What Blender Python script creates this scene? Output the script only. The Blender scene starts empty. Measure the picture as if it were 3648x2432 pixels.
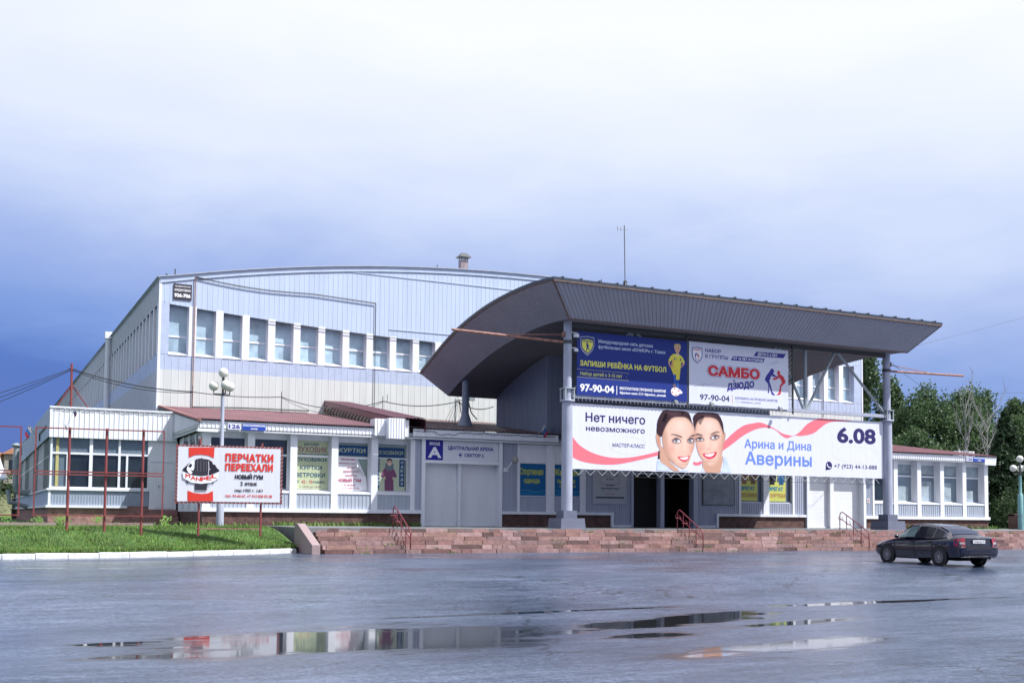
import bpy, bmesh, math, random
import numpy as np
from mathutils import Vector, Matrix
from mathutils.geometry import delaunay_2d_cdt
random.seed(7); rng = np.random.default_rng(7)
S = bpy.context.scene; COL = S.collection
R = math.radians; PI = math.pi

# ------------------------------------------------------------------ camera
EYE = 1.54
_pi, _ro, _ya = .0567, .0091, .4587
_c, _s = math.cos(_ya), math.sin(_ya)
_r = Vector((_c, -_s, 0)); _fh = Vector((_s, _c, 0)); _z = Vector((0, 0, 1))
_f = _fh * math.cos(_pi) + _z * math.sin(_pi)
_u = -_fh * math.sin(_pi) + _z * math.cos(_pi)
_R = _r * math.cos(_ro) + _u * math.sin(_ro); _U = -_r * math.sin(_ro) + _u * math.cos(_ro)
cd = bpy.data.cameras.new('camera'); cam = bpy.data.objects.new('camera', cd); COL.objects.link(cam)
cd.sensor_width = 36; cd.lens = 3908.2 * 36 / 3648; cd.shift_y = 402.3 / 3648
cd.clip_start = .1; cd.clip_end = 5000
cam.matrix_world = Matrix(((_R.x, _U.x, -_f.x, 0), (_R.y, _U.y, -_f.y, 0), (_R.z, _U.z, -_f.z, EYE), (0, 0, 0, 1)))
S.camera = cam

# ------------------------------------------------------------------ sky, sun, exposure
SUN = Vector((1.1, -1, 2.1)).normalized()
sl = bpy.data.lights.new('sun', 'SUN'); so = bpy.data.objects.new('sun', sl); COL.objects.link(so)
sl.energy = 4.7; sl.angle = R(.5); sl.color = (1, .98, .96)
so.rotation_euler = SUN.to_track_quat('Z', 'Y').to_euler(); so.location = (40, -40, 60)
W = bpy.data.worlds.new('World'); S.world = W; W.use_nodes = True
nt = W.node_tree; nt.nodes.clear()
def N(t, typ, **k):
    n = t.nodes.new(typ)
    for a, b in k.items():
        if a.startswith('i_'): n.inputs[a[2:].replace('_', ' ')].default_value = b
        else: setattr(n, a, b)
    return n
def ramp(t, stops, interp='LINEAR'):
    n = t.nodes.new('ShaderNodeValToRGB'); e = n.color_ramp.elements; n.color_ramp.interpolation = interp
    while len(e) < len(stops): e.new(.5)
    for el, (p, c) in zip(e, stops): el.position = p; el.color = (*c, 1) if len(c) == 3 else c
    return n
def math_(t, op, a, b=None, clamp=False):
    n = t.nodes.new('ShaderNodeMath'); n.operation = op; n.use_clamp = clamp
    for i, v in enumerate((a, b)):
        if v is None: continue
        if isinstance(v, (int, float)): n.inputs[i].default_value = v
        else: t.links.new(v, n.inputs[i])
    return n.outputs[0]
L = nt.links.new
sky = N(nt, 'ShaderNodeTexSky', sky_type='NISHITA', sun_disc=False)
sky.sun_elevation = math.asin(SUN.z); sky.sun_rotation = math.atan2(SUN.x, SUN.y); sky.air_density = 1.4; sky.dust_density = .6
tc = N(nt, 'ShaderNodeTexCoord'); sep = N(nt, 'ShaderNodeSeparateXYZ'); L(tc.outputs['Generated'], sep.inputs[0])
mp = N(nt, 'ShaderNodeMapping'); mp.inputs['Scale'].default_value = (1.1, 1.1, 2.6); L(tc.outputs['Generated'], mp.inputs[0])
n1 = N(nt, 'ShaderNodeTexNoise', i_Scale=2.3, i_Detail=5., i_Roughness=.5, i_Distortion=.25); L(mp.outputs[0], n1.inputs['Vector'])
n2_ = N(nt, 'ShaderNodeTexNoise', i_Scale=7.5, i_Detail=6., i_Roughness=.6, i_Distortion=.6); mp2 = N(nt, 'ShaderNodeMapping'); mp2.inputs['Scale'].default_value = (1, 1, 3.2); mp2.inputs['Rotation'].default_value = (.12, -.1, 0); L(tc.outputs['Generated'], mp2.inputs[0]); L(mp2.outputs[0], n2_.inputs['Vector'])
nz0 = math_(nt, 'MULTIPLY', math_(nt, 'SUBTRACT', n2_.outputs[0], .5), .05)
nz = math_(nt, 'MULTIPLY', math_(nt, 'SUBTRACT', n1.outputs[0], .5), .15)
# the storm bank lies to the left (towards -X) and thins to the right
side = math_(nt, 'MULTIPLY', math_(nt, 'SUBTRACT', math_(nt, 'SUBTRACT', sep.outputs[0], math_(nt, 'MULTIPLY', sep.outputs[1], .49)), 0.), .09)
h = math_(nt, 'ADD', math_(nt, 'ADD', math_(nt, 'ADD', sep.outputs[2], nz0), nz), side)
cl = ramp(nt, [(.0, (.36, .85, 3.1)), (.065, (.46, 1.05, 3.5)), (.12, (1.15, 1.95, 4.5)), (.185, (2.2, 2.9, 5.2)), (.25, (3.7, 4.3, 6.0)), (.31, (5.0, 5.4, 6.5)), (.42, (6.2, 6.35, 6.9)), (1., (5.0, 5.4, 6.6))])
L(h, cl.inputs[0])
mx = N(nt, 'ShaderNodeMix', data_type='RGBA'); mx.inputs[0].default_value = .94
L(sky.outputs[0], mx.inputs[6]); L(cl.outputs[0], mx.inputs[7])
bg = N(nt, 'ShaderNodeBackground'); bg.inputs['Strength'].default_value = .1; L(mx.outputs[2], bg.inputs[0])
ow = N(nt, 'ShaderNodeOutputWorld'); L(bg.outputs[0], ow.inputs[0])
S.view_settings.view_transform = 'Standard'; S.view_settings.look = 'None'; S.view_settings.exposure = .7; S.view_settings.gamma = 1
S.render.engine = 'CYCLES'
S.cycles.use_denoising = True
S.cycles.max_bounces = 6; S.cycles.diffuse_bounces = 3; S.cycles.glossy_bounces = 3

# ------------------------------------------------------------------ materials
MATS = {}
def mat(name, rgb, rough=.55, metal=0., var=.12, vs=1.6, bump=0., bs=20., spec=.5, island=None, coat=0., streak=None):
    """procedural principled material: colour mottled by noise, optional bump, per-island colours, vertical streaks"""
    if name in MATS: return MATS[name]
    m = bpy.data.materials.new(name); m.use_nodes = True; t = m.node_tree; b = t.nodes['Principled BSDF']
    b.inputs['Roughness'].default_value = rough; b.inputs['Metallic'].default_value = metal
    b.inputs['Specular IOR Level'].default_value = spec; b.inputs['Coat Weight'].default_value = coat
    tc = N(t, 'ShaderNodeTexCoord'); no = N(t, 'ShaderNodeTexNoise', i_Scale=vs, i_Detail=6., i_Roughness=.62)
    t.links.new(tc.outputs['Object'], no.inputs['Vector'])
    src = no.outputs[0]
    if streak:
        mp = N(t, 'ShaderNodeMapping'); mp.inputs['Scale'].default_value = streak; t.links.new(tc.outputs['Object'], mp.inputs[0])
        t.links.new(mp.outputs[0], no.inputs['Vector'])
    lo = tuple(max(0, c * (1 - var * 1.3)) for c in rgb); hi = tuple(min(1, c * (1 + var)) for c in rgb)
    rp = ramp(t, [(.28, lo), (.52, rgb), (.78, hi)]); t.links.new(src, rp.inputs[0]); col = rp.outputs[0]
    if island:
        g = N(t, 'ShaderNodeNewGeometry'); r2 = ramp(t, [(i / max(1, len(island) - 1), c) for i, c in enumerate(island)], 'LINEAR')
        t.links.new(g.outputs['Random Per Island'], r2.inputs[0])
        mi = N(t, 'ShaderNodeMix', data_type='RGBA', blend_type='MULTIPLY'); mi.inputs[0].default_value = 1
        gr = ramp(t, [(.25, (1 - var * 1.5,) * 3), (.55, (1, 1, 1)), (.8, (1 + var,) * 3)]); t.links.new(src, gr.inputs[0])
        t.links.new(r2.outputs[0], mi.inputs[6]); t.links.new(gr.outputs[0], mi.inputs[7]); col = mi.outputs[2]
    t.links.new(col, b.inputs['Base Color'])
    if bump:
        n2 = N(t, 'ShaderNodeTexNoise', i_Scale=bs, i_Detail=4.); t.links.new(tc.outputs['Object'], n2.inputs['Vector'])
        bp = N(t, 'ShaderNodeBump'); bp.inputs['Strength'].default_value = bump; bp.inputs['Distance'].default_value = .03
        t.links.new(n2.outputs[0], bp.inputs['Height']); t.links.new(bp.outputs[0], b.inputs['Normal'])
    MATS[name] = m; return m
def pmat(rgb, rough=.5):
    """printed ink on banner cloth: soft vertical folds in the bump"""
    key = 'ink_%.3f_%.3f_%.3f' % tuple(rgb)
    if key in MATS: return MATS[key]
    m = bpy.data.materials.new(key); m.use_nodes = True; t = m.node_tree; b = t.nodes['Principled BSDF']
    b.inputs['Roughness'].default_value = rough; b.inputs['Base Color'].default_value = (*rgb, 1); b.inputs['Specular IOR Level'].default_value = .25
    tc = N(t, 'ShaderNodeTexCoord'); mp = N(t, 'ShaderNodeMapping'); mp.inputs['Scale'].default_value = (2.2, 0, .5); mp.inputs['Rotation'].default_value = (0, .25, 0)
    t.links.new(tc.outputs['Object'], mp.inputs[0])
    no = N(t, 'ShaderNodeTexNoise', i_Scale=1.3, i_Detail=3., i_Distortion=.4); t.links.new(mp.outputs[0], no.inputs['Vector'])
    bp = N(t, 'ShaderNodeBump'); bp.inputs['Strength'].default_value = .22; bp.inputs['Distance'].default_value = .07
    t.links.new(no.outputs[0], bp.inputs['Height']); t.links.new(bp.outputs[0], b.inputs['Normal'])
    MATS[key] = m; return m
def glass(name, rgb, rough=.06, var=.5, vs=.9):
    m = mat(name, rgb, rough=rough, var=var, vs=vs, spec=.7); return m

white = mat('white_trim', (.70, .715, .765), .45, var=.07, streak=(2, 2, .5))
whiteclad = mat('white_cladding', (.72, .735, .785), .4, var=.06, streak=(3, 3, .3))
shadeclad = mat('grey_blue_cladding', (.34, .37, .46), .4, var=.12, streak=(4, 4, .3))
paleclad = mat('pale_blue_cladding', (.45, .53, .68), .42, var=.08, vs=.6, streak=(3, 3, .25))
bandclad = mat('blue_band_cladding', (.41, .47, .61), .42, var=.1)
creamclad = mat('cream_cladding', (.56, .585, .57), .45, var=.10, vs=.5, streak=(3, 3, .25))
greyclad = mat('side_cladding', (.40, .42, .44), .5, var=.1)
darkclad = mat('canopy_cladding', (.235, .245, .30), .42, var=.08, vs=.5)
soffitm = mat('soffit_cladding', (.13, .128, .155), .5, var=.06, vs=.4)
rooft = mat('maroon_roof_tile', (.175, .07, .085), .45, var=.25, vs=.8)
roofold = mat('weathered_glint_roof_tile', (.15, .10, .10), .4, var=.5, vs=3.)  # older tile; its paler mottling paints sun glints on wet tiles into the colour
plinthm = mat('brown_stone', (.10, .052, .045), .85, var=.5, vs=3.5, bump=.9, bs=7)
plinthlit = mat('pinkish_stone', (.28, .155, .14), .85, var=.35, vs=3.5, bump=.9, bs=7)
stepm = mat('sandstone_block', (.3, .17, .14), .6, var=.3, vs=5, bump=.5, bs=14, island=[(.25, .138, .130), (.20, .100, .092), (.29, .178, .170), (.12, .055, .050), (.25, .142, .118), (.22, .140, .140), (.07, .033, .030), (.25, .145, .138), (.32, .21, .205), (.16, .076, .066)])
granite = mat('pink_granite', (.29, .215, .215), .6, var=.18, vs=14)
concrete = mat('wet_concrete', (.16, .165, .17), .5, var=.3, vs=2)
pedm = mat('grey_painted_plinth', (.12, .13, .185), .55, var=.1, bump=.2, bs=8)
postm = mat('grey_post_paint', (.35, .375, .46), .42, var=.14, streak=(3, 3, .6))
steelm = mat('grey_steel', (.27, .31, .33), .45, var=.2)
darksteel = mat('dark_steel', (.05, .055, .06), .5, var=.2)
redm = mat('red_brown_paint', (.21, .048, .045), .5, var=.2)
maroonm = mat('maroon_rail_paint', (.18, .025, .04), .45, var=.2)
rustm = mat('rusty_pipe', (.30, .15, .12), .7, var=.6, vs=9)
black = mat('black_rubber', (.012, .012, .013), .7, var=.1)
cablem = mat('black_cable', (.02, .02, .025), .6)
kerbm = mat('white_kerb_paint', (.62, .63, .64), .6, var=.25, vs=6, bump=.6, bs=14)
globem = mat('opal_glass', (.62, .63, .56), .25, var=.05)
hallglass = mat('blind_glass', (.34, .46, .55), .25, var=.35, vs=.8, spec=.6)
darkglass = glass('dark_glass', (.018, .026, .032))
def vary(m, amt):
    t = m.node_tree; b = t.nodes['Principled BSDF']; src = b.inputs['Base Color'].links[0].from_socket; oi = N(t, 'ShaderNodeObjectInfo'); mr = N(t, 'ShaderNodeMapRange'); mr.inputs[3].default_value = 1 - amt; mr.inputs[4].default_value = 1 + amt
    t.links.new(oi.outputs['Random'], mr.inputs[0]); mm = N(t, 'ShaderNodeMix', data_type='RGBA', blend_type='MULTIPLY'); mm.inputs[0].default_value = 1; t.links.new(src, mm.inputs[6]); t.links.new(mr.outputs[0], mm.inputs[7]); t.links.new(mm.outputs[2], b.inputs['Base Color'])
vary(hallglass, .18)
greyglass = glass('grey_glass', (.13, .17, .21), .06, .25, .7)
vary(greyglass, .35)
shopglass = glass('green_glass', (.24, .30, .25), .1, .2)
shutterm = mat('white_roller_shutter', (.70, .71, .75), .4, var=.06, streak=(1, 1, .2))
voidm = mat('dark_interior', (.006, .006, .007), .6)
barkm = mat('bark', (.09, .075, .06), .9, var=.4, vs=8)
birchbark = mat('pale_bark', (.25, .25, .245), .8, var=.4, vs=6)
def leafmat(name, island):
    m = mat(name, island[0], .55, var=.3, island=island, spec=.35); t = m.node_tree; b = t.nodes['Principled BSDF']; out = t.nodes['Material Output']
    tr = N(t, 'ShaderNodeBsdfTranslucent'); mx = N(t, 'ShaderNodeMixShader'); mx.inputs[0].default_value = .38
    src = b.inputs['Base Color'].links[0].from_socket; t.links.new(src, tr.inputs[0]); t.links.new(b.outputs[0], mx.inputs[1]); t.links.new(tr.outputs[0], mx.inputs[2]); t.links.new(mx.outputs[0], out.inputs[0]); return m
leafA = leafmat('birch_leaf', [(.050, .096, .040), (.082, .140, .058), (.118, .186, .080), (.066, .120, .052)])
leafB = leafmat('poplar_leaf', [(.054, .100, .042), (.086, .142, .062), (.12, .182, .082), (.070, .120, .054)])
leafC = leafmat('spruce_needle', [(.020, .044, .022), (.036, .068, .032), (.055, .094, .042)])
leafD = leafmat('shrub_leaf', [(.028, .055, .020), (.045, .080, .030), (.060, .105, .040)])
grassm = mat('grass_blade', (.05, .12, .02), .6, var=.45, vs=.7, island=[(.070, .17, .020), (.10, .215, .028), (.125, .25, .040), (.085, .19, .026), (.17, .25, .06), (.20, .21, .07)])
soilm = mat('lawn_soil', (.045, .10, .018), .9, var=.35, vs=3, bump=.5, bs=20)

# ------------------------------------------------------------------ mesh builder
class MB:
    def __init__(s): s.v = []; s.f = []; s.m = []; s.cur = 0; s.pieces = []
    def add(s, vs, fs):
        o = len(s.v); vs = [tuple(v) for v in vs]; s.pieces.append((vs, list(fs))); s.v += vs; s.f += [tuple(i + o for i in f) for f in fs]; s.m += [s.cur] * len(fs); return s
    def box(s, x0, x1, y0, y1, z0, z1):
        return s.add([(x0, y0, z0), (x1, y0, z0), (x1, y1, z0), (x0, y1, z0), (x0, y0, z1), (x1, y0, z1), (x1, y1, z1), (x0, y1, z1)],
                     [(0, 3, 2, 1), (4, 5, 6, 7), (0, 1, 5, 4), (1, 2, 6, 5), (2, 3, 7, 6), (3, 0, 4, 7)])
    def quad(s, *p): return s.add(p, [tuple(range(len(p)))])
    def tube(s, pts, r, n=8, cap=True):
        pts = [Vector(p) for p in pts]; rs = r if isinstance(r, (list, tuple)) else [r] * len(pts)
        vs = []; fs = []; prev = None
        for i, p in enumerate(pts):
            d = (pts[min(i + 1, len(pts) - 1)] - pts[max(i - 1, 0)]).normalized()
            if prev is None: a = d.orthogonal().normalized()
            else: a = (prev - d * prev.dot(d)); a = a.normalized() if a.length > 1e-6 else d.orthogonal().normalized()
            prev = a; b = d.cross(a)
            for k in range(n):
                t = 2 * PI * k / n; vs.append(p + (a * math.cos(t) + b * math.sin(t)) * rs[i])
        for i in range(len(pts) - 1):
            for k in range(n): fs.append((i * n + k, i * n + (k + 1) % n, (i + 1) * n + (k + 1) % n, (i + 1) * n + k))
        if cap: fs.append(tuple(range(n - 1, -1, -1))); fs.append(tuple((len(pts) - 1) * n + k for k in range(n)))
        return s.add(vs, fs)
    def lathe(s, prof, c=(0, 0, 0), n=20, axis='z'):
        vs = []; fs = []
        for r, z in prof:
            for k in range(n):
                t = 2 * PI * k / n; x, y = r * math.cos(t), r * math.sin(t)
                p = (x, y, z) if axis == 'z' else ((z, x, y) if axis == 'x' else (x, z, y))
                vs.append((p[0] + c[0], p[1] + c[1], p[2] + c[2]))
        m = len(prof)
        for i in range(m - 1):
            for k in range(n): fs.append((i * n + k, i * n + (k + 1) % n, (i + 1) * n + (k + 1) % n, (i + 1) * n + k))
        return s.add(vs, fs)
    def sphere(s, c, r, n=16, m=10, sx=1, sy=1, sz=1):
        vs = []; fs = []
        for i in range(m + 1):
            a = PI * i / m
            for k in range(n):
                t = 2 * PI * k / n; vs.append((c[0] + r * sx * math.sin(a) * math.cos(t), c[1] + r * sy * math.sin(a) * math.sin(t), c[2] + r * sz * math.cos(a)))
        for i in range(m):
            for k in range(n): fs.append((i * n + k, (i + 1) * n + k, (i + 1) * n + (k + 1) % n, i * n + (k + 1) % n))
        return s.add(vs, fs)
    def ribbed(s, A, B, n, nor, depth=.02, pitch=None, prof=None, rows=1):
        """sheet ruled between curves A(t) and B(t), t in 0..1, n ribs; prof: list of (fraction, offset)"""
        prof = prof or [(0, 0), (.80, 0), (.85, 1), (.95, 1)]
        ts = [((i + f) / n, o) for i in range(n) for f, o in prof] + [(1., 0)]
        vs = []; fs = []
        for t, o in ts:
            a, b = Vector(A(t)), Vector(B(t)); no = Vector(nor(t) if callable(nor) else nor) * (depth * o)
            for j in range(rows + 1): vs.append(a.lerp(b, j / rows) + no)
        w = rows + 1
        for i in range(len(ts) - 1):
            for j in range(rows): fs.append((i * w + j, (i + 1) * w + j, (i + 1) * w + j + 1, i * w + j + 1))
        return s.add(vs, fs)
    def build(s, name, mats, parent=None, smooth=False, local=False, loc=None):
        off = Vector((0, 0, 0))
        p = parent
        while p is not None and not local: off += p.location; p = p.parent
        if loc is not None: off = off + Vector(loc)
        me = bpy.data.meshes.new(name)
        me.from_pydata([(v[0] - off.x, v[1] - off.y, v[2] - off.z) for v in s.v], [], s.f)
        for m in (mats if isinstance(mats, (list, tuple)) else [mats]): me.materials.append(m)
        if any(s.m): me.polygons.foreach_set('material_index', s.m)
        if smooth: me.polygons.foreach_set('use_smooth', [True] * len(s.f))
        me.update()
        o = bpy.data.objects.new(name, me); COL.objects.link(o)
        if parent is not None: o.parent = parent
        if loc is not None: o.location = loc
        return o
def each(b, name, mats, parent):
    out = []
    for vs, fs in b.pieces:
        q = MB(); q.add(vs, fs); out.append(q.build(name, mats, parent))
    return out
def tag(o, label=None, cat=None, group=None, kind=None):
    for k, v in (('label', label), ('category', cat), ('group', group), ('kind', kind)):
        if v: o[k] = v
    return o
def thing(name, label, cat, loc=(0, 0, 0), rz=0, group=None):
    o = bpy.data.objects.new(name, None); COL.objects.link(o); o.location = loc; o.rotation_euler = (0, 0, rz); o.empty_display_size = .3
    return tag(o, label, cat, group)
def copy_tree(o, parent=None):
    c = o.copy(); COL.objects.link(c); c.parent = parent
    for ch in list(o.children): copy_tree(ch, c)
    return c

# ------------------------------------------------------------------ printed shapes and lettering
def smooth_closed(P, k=5):
    n = len(P); out = []
    for i in range(n):
        p0, p1, p2, p3 = (np.array(P[(i + j) % n], float) for j in (-1, 0, 1, 2))
        for t in np.linspace(0, 1, k, endpoint=False):
            out.append(tuple(.5 * (2 * p1 + (p2 - p0) * t + (2 * p0 - 5 * p1 + 4 * p2 - p3) * t * t + (3 * p1 - p0 - 3 * p2 + p3) * t ** 3)))
    return out
def smooth_open(P, k=6):
    Q = [P[0]] + list(P) + [P[-1]]; out = []
    for i in range(1, len(Q) - 2):
        p0, p1, p2, p3 = (np.array(Q[i + j], float) for j in (-1, 0, 1, 2))
        for t in np.linspace(0, 1, k, endpoint=False):
            out.append(tuple(.5 * (2 * p1 + (p2 - p0) * t + (2 * p0 - 5 * p1 + 4 * p2 - p3) * t * t + (3 * p1 - p0 - 3 * p2 + p3) * t ** 3)))
    out.append(tuple(P[-1])); return out
def fill(contours):
    """triangulate contours by non-zero winding -> verts2d, tris"""
    vs = []; es = []
    for c in contours:
        o = len(vs); vs += [Vector((float(a), float(b))) for a, b in c]; es += [(o + i, o + (i + 1) % len(c)) for i in range(len(c))]
    v2, e2, f2 = delaunay_2d_cdt(vs, es, [], 0, 1e-6)[:3]
    if not f2: return [], []
    V = np.array([tuple(v) for v in v2]); F = np.array([f for f in f2 if len(f) == 3])
    C = V[F].mean(1); wn = np.zeros(len(C))
    for c in contours:
        A = np.array(c, float); B = np.roll(A, -1, 0)
        ay, by = A[None, :, 1], B[None, :, 1]; py = C[:, 1:2]; px = C[:, 0:1]
        cr = (B[None, :, 0] - A[None, :, 0]) * (py - ay) - (px - A[None, :, 0]) * (by - ay)
        wn += ((ay <= py) & (by > py) & (cr > 0)).sum(1) - ((ay > py) & (by <= py) & (cr < 0)).sum(1)
    return V, F[np.abs(wn) > .5]
_gl = {}
def text2d(s, off=0., res=3, space=1.):
    key = (s, off, res, space)
    if key in _gl: return _gl[key]
    c = bpy.data.curves.new('t', 'FONT'); c.body = s; c.size = 1; c.offset = off; c.space_character = space; c.resolution_u = res
    o = bpy.data.objects.new('t', c); COL.objects.link(o); bpy.context.view_layer.update()
    cu = o.to_curve(bpy.context.evaluated_depsgraph_get())
    cons = []
    for sp in cu.splines:
        P = []
        if sp.type == 'BEZIER':
            bp = sp.bezier_points; n = len(bp)
            for i in range(n):
                a, b = bp[i], bp[(i + 1) % n]
                p0, p1, p2, p3 = (np.array(q[:2]) for q in (a.co, a.handle_right, b.handle_left, b.co))
                straight = abs(np.cross(p1 - p0, p3 - p0)) < 1e-5 and abs(np.cross(p2 - p0, p3 - p0)) < 1e-5
                for t in ([0] if straight else np.linspace(0, 1, res, endpoint=False)):
                    P.append(tuple((1 - t) ** 3 * p0 + 3 * t * (1 - t) ** 2 * p1 + 3 * t * t * (1 - t) * p2 + t ** 3 * p3))
        else: P = [tuple(p.co[:2]) for p in sp.points]
        if len(P) > 2: cons.append(P)
    o.to_curve_clear(); bpy.data.objects.remove(o); bpy.data.curves.remove(c)
    if off and cons:
        ar = lambda P: .5 * sum(P[i][0] * P[(i + 1) % len(P)][1] - P[(i + 1) % len(P)][0] * P[i][1] for i in range(len(P)))
        grp = []
        for P in sorted(cons, key=lambda P: min(p[0] for p in P)):
            lo_, hi_ = min(p[0] for p in P), max(p[0] for p in P)
            if grp and lo_ < grp[-1][1] - 1e-3: grp[-1][0].append(P); grp[-1][1] = max(grp[-1][1], hi_)
            else: grp.append([[P], hi_])
        grown = []
        for P, sg in [(P, 1 if sum(ar(q) for q in g[0]) > 0 else -1) for g in grp for P in g[0]]:
            Q = []
            for p in P:
                if not Q or math.hypot(p[0] - Q[-1][0], p[1] - Q[-1][1]) > 2e-3: Q.append(p)
            A = np.array(Q); d = np.roll(A, -1, 0) - A; d /= np.linalg.norm(d, axis=1)[:, None] + 1e-9; n1 = np.stack([d[:, 1], -d[:, 0]], 1) * sg; n0 = np.roll(n1, 1, 0)
            m_ = n0 + n1; k = off / np.maximum(.35, (m_ * n1).sum(1)); grown.append([tuple(v) for v in A + m_ * k[:, None]])
        cons = grown
    V, F = fill(cons); V = np.array(V) if len(V) else np.zeros((0, 2))
    _gl[key] = (V, F); return V, F
class Print:
    """layers of ink on a sheet; local x right, z up, front is -y. Sheet spans x 0..w, z 0..h"""
    def __init__(s, w, h): s.w = w; s.h = h; s.mb = MB(); s.mats = []; s.lay = 1
    def _m(s, rgb):
        m = rgb if not isinstance(rgb, tuple) else pmat(rgb)
        if m not in s.mats: s.mats.append(m)
        s.mb.cur = s.mats.index(m)
    def _put(s, V, F, lay):
        if not len(F): return
        s.mb.add([(x, -.004 * lay, z) for x, z in V], [tuple(f) for f in F])
    def poly(s, pts, rgb, lay=1, sm=False, frac=True):
        P = [(a * s.w, b * s.h) for a, b in pts] if frac else pts
        if sm: P = smooth_closed(P)
        s._m(rgb); V, F = fill([P]); s._put(V, F, lay)
    def rect(s, x0, x1, z0, z1, rgb, lay=1): s.poly([(x0, z0), (x1, z0), (x1, z1), (x0, z1)], rgb, lay)
    def ring(s, pts, wd, rgb, lay=1, closed=True, sm=True):
        """line of width wd (metres) along pts"""
        P = [(a * s.w, b * s.h) for a, b in pts]
        if sm: P = smooth_closed(P) if closed else smooth_open(P)
        s._m(rgb); n = len(P); q = []
        for i in range(n):
            a = np.array(P[(i - 1) % n if closed else max(i - 1, 0)]); b = np.array(P[(i + 1) % n if closed else min(i + 1, n - 1)])
            d = b - a; d = d / (np.linalg.norm(d) + 1e-9); nn = np.array((-d[1], d[0])) * wd / 2
            q.append((np.array(P[i]) + nn, np.array(P[i]) - nn))
        V = [p for pr in q for p in pr]; F = []
        for i in range(n if closed else n - 1):
            j = (i + 1) % n; F.append((2 * i + 1, 2 * j + 1, 2 * j, 2 * i))
        s._put(V, F, lay)
    def text(s, t, x0, x1, zb, zt, rgb, lay=2, off=0., shear=0., rise=0., arc=0., space=1., cap=.727):
        """baseline zb, capital height up to zt (fractions)"""
        V, F = text2d(t, off * .8 + .014, space=space)
        if not len(V): return
        V0 = text2d(t, 0., space=space)[0]; a, b = V0[:, 0].min(), V0[:, 0].max(); u = (V[:, 0] - a) / max(1e-6, b - a); v = V[:, 1] / cap
        x = (x0 + u * (x1 - x0)) * s.w; z = (zb + v * (zt - zb)) * s.h
        x = x + shear * v * (zt - zb) * s.h; z = z + rise * u * s.h - arc * s.h * (1 - (2 * u - 1) ** 2)
        s._m(rgb); s._put(list(zip(x, z)), F, lay)
    def build(s, name, parent): return s.mb.build(name, s.mats, parent, local=True)
def sign(name, label, cat, x0, z0, w, h, y, sheet, rz=0, thick=.02, group=None, frame=None, sag=0):
    t = thing(name, label, cat, (x0, y, z0), rz, group)
    b = MB(); b.box(0, w, 0, thick, 0, h); b.build('sheet', sheet, t, local=True)
    return t, Print(w, h)

exec_parts = []
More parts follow.
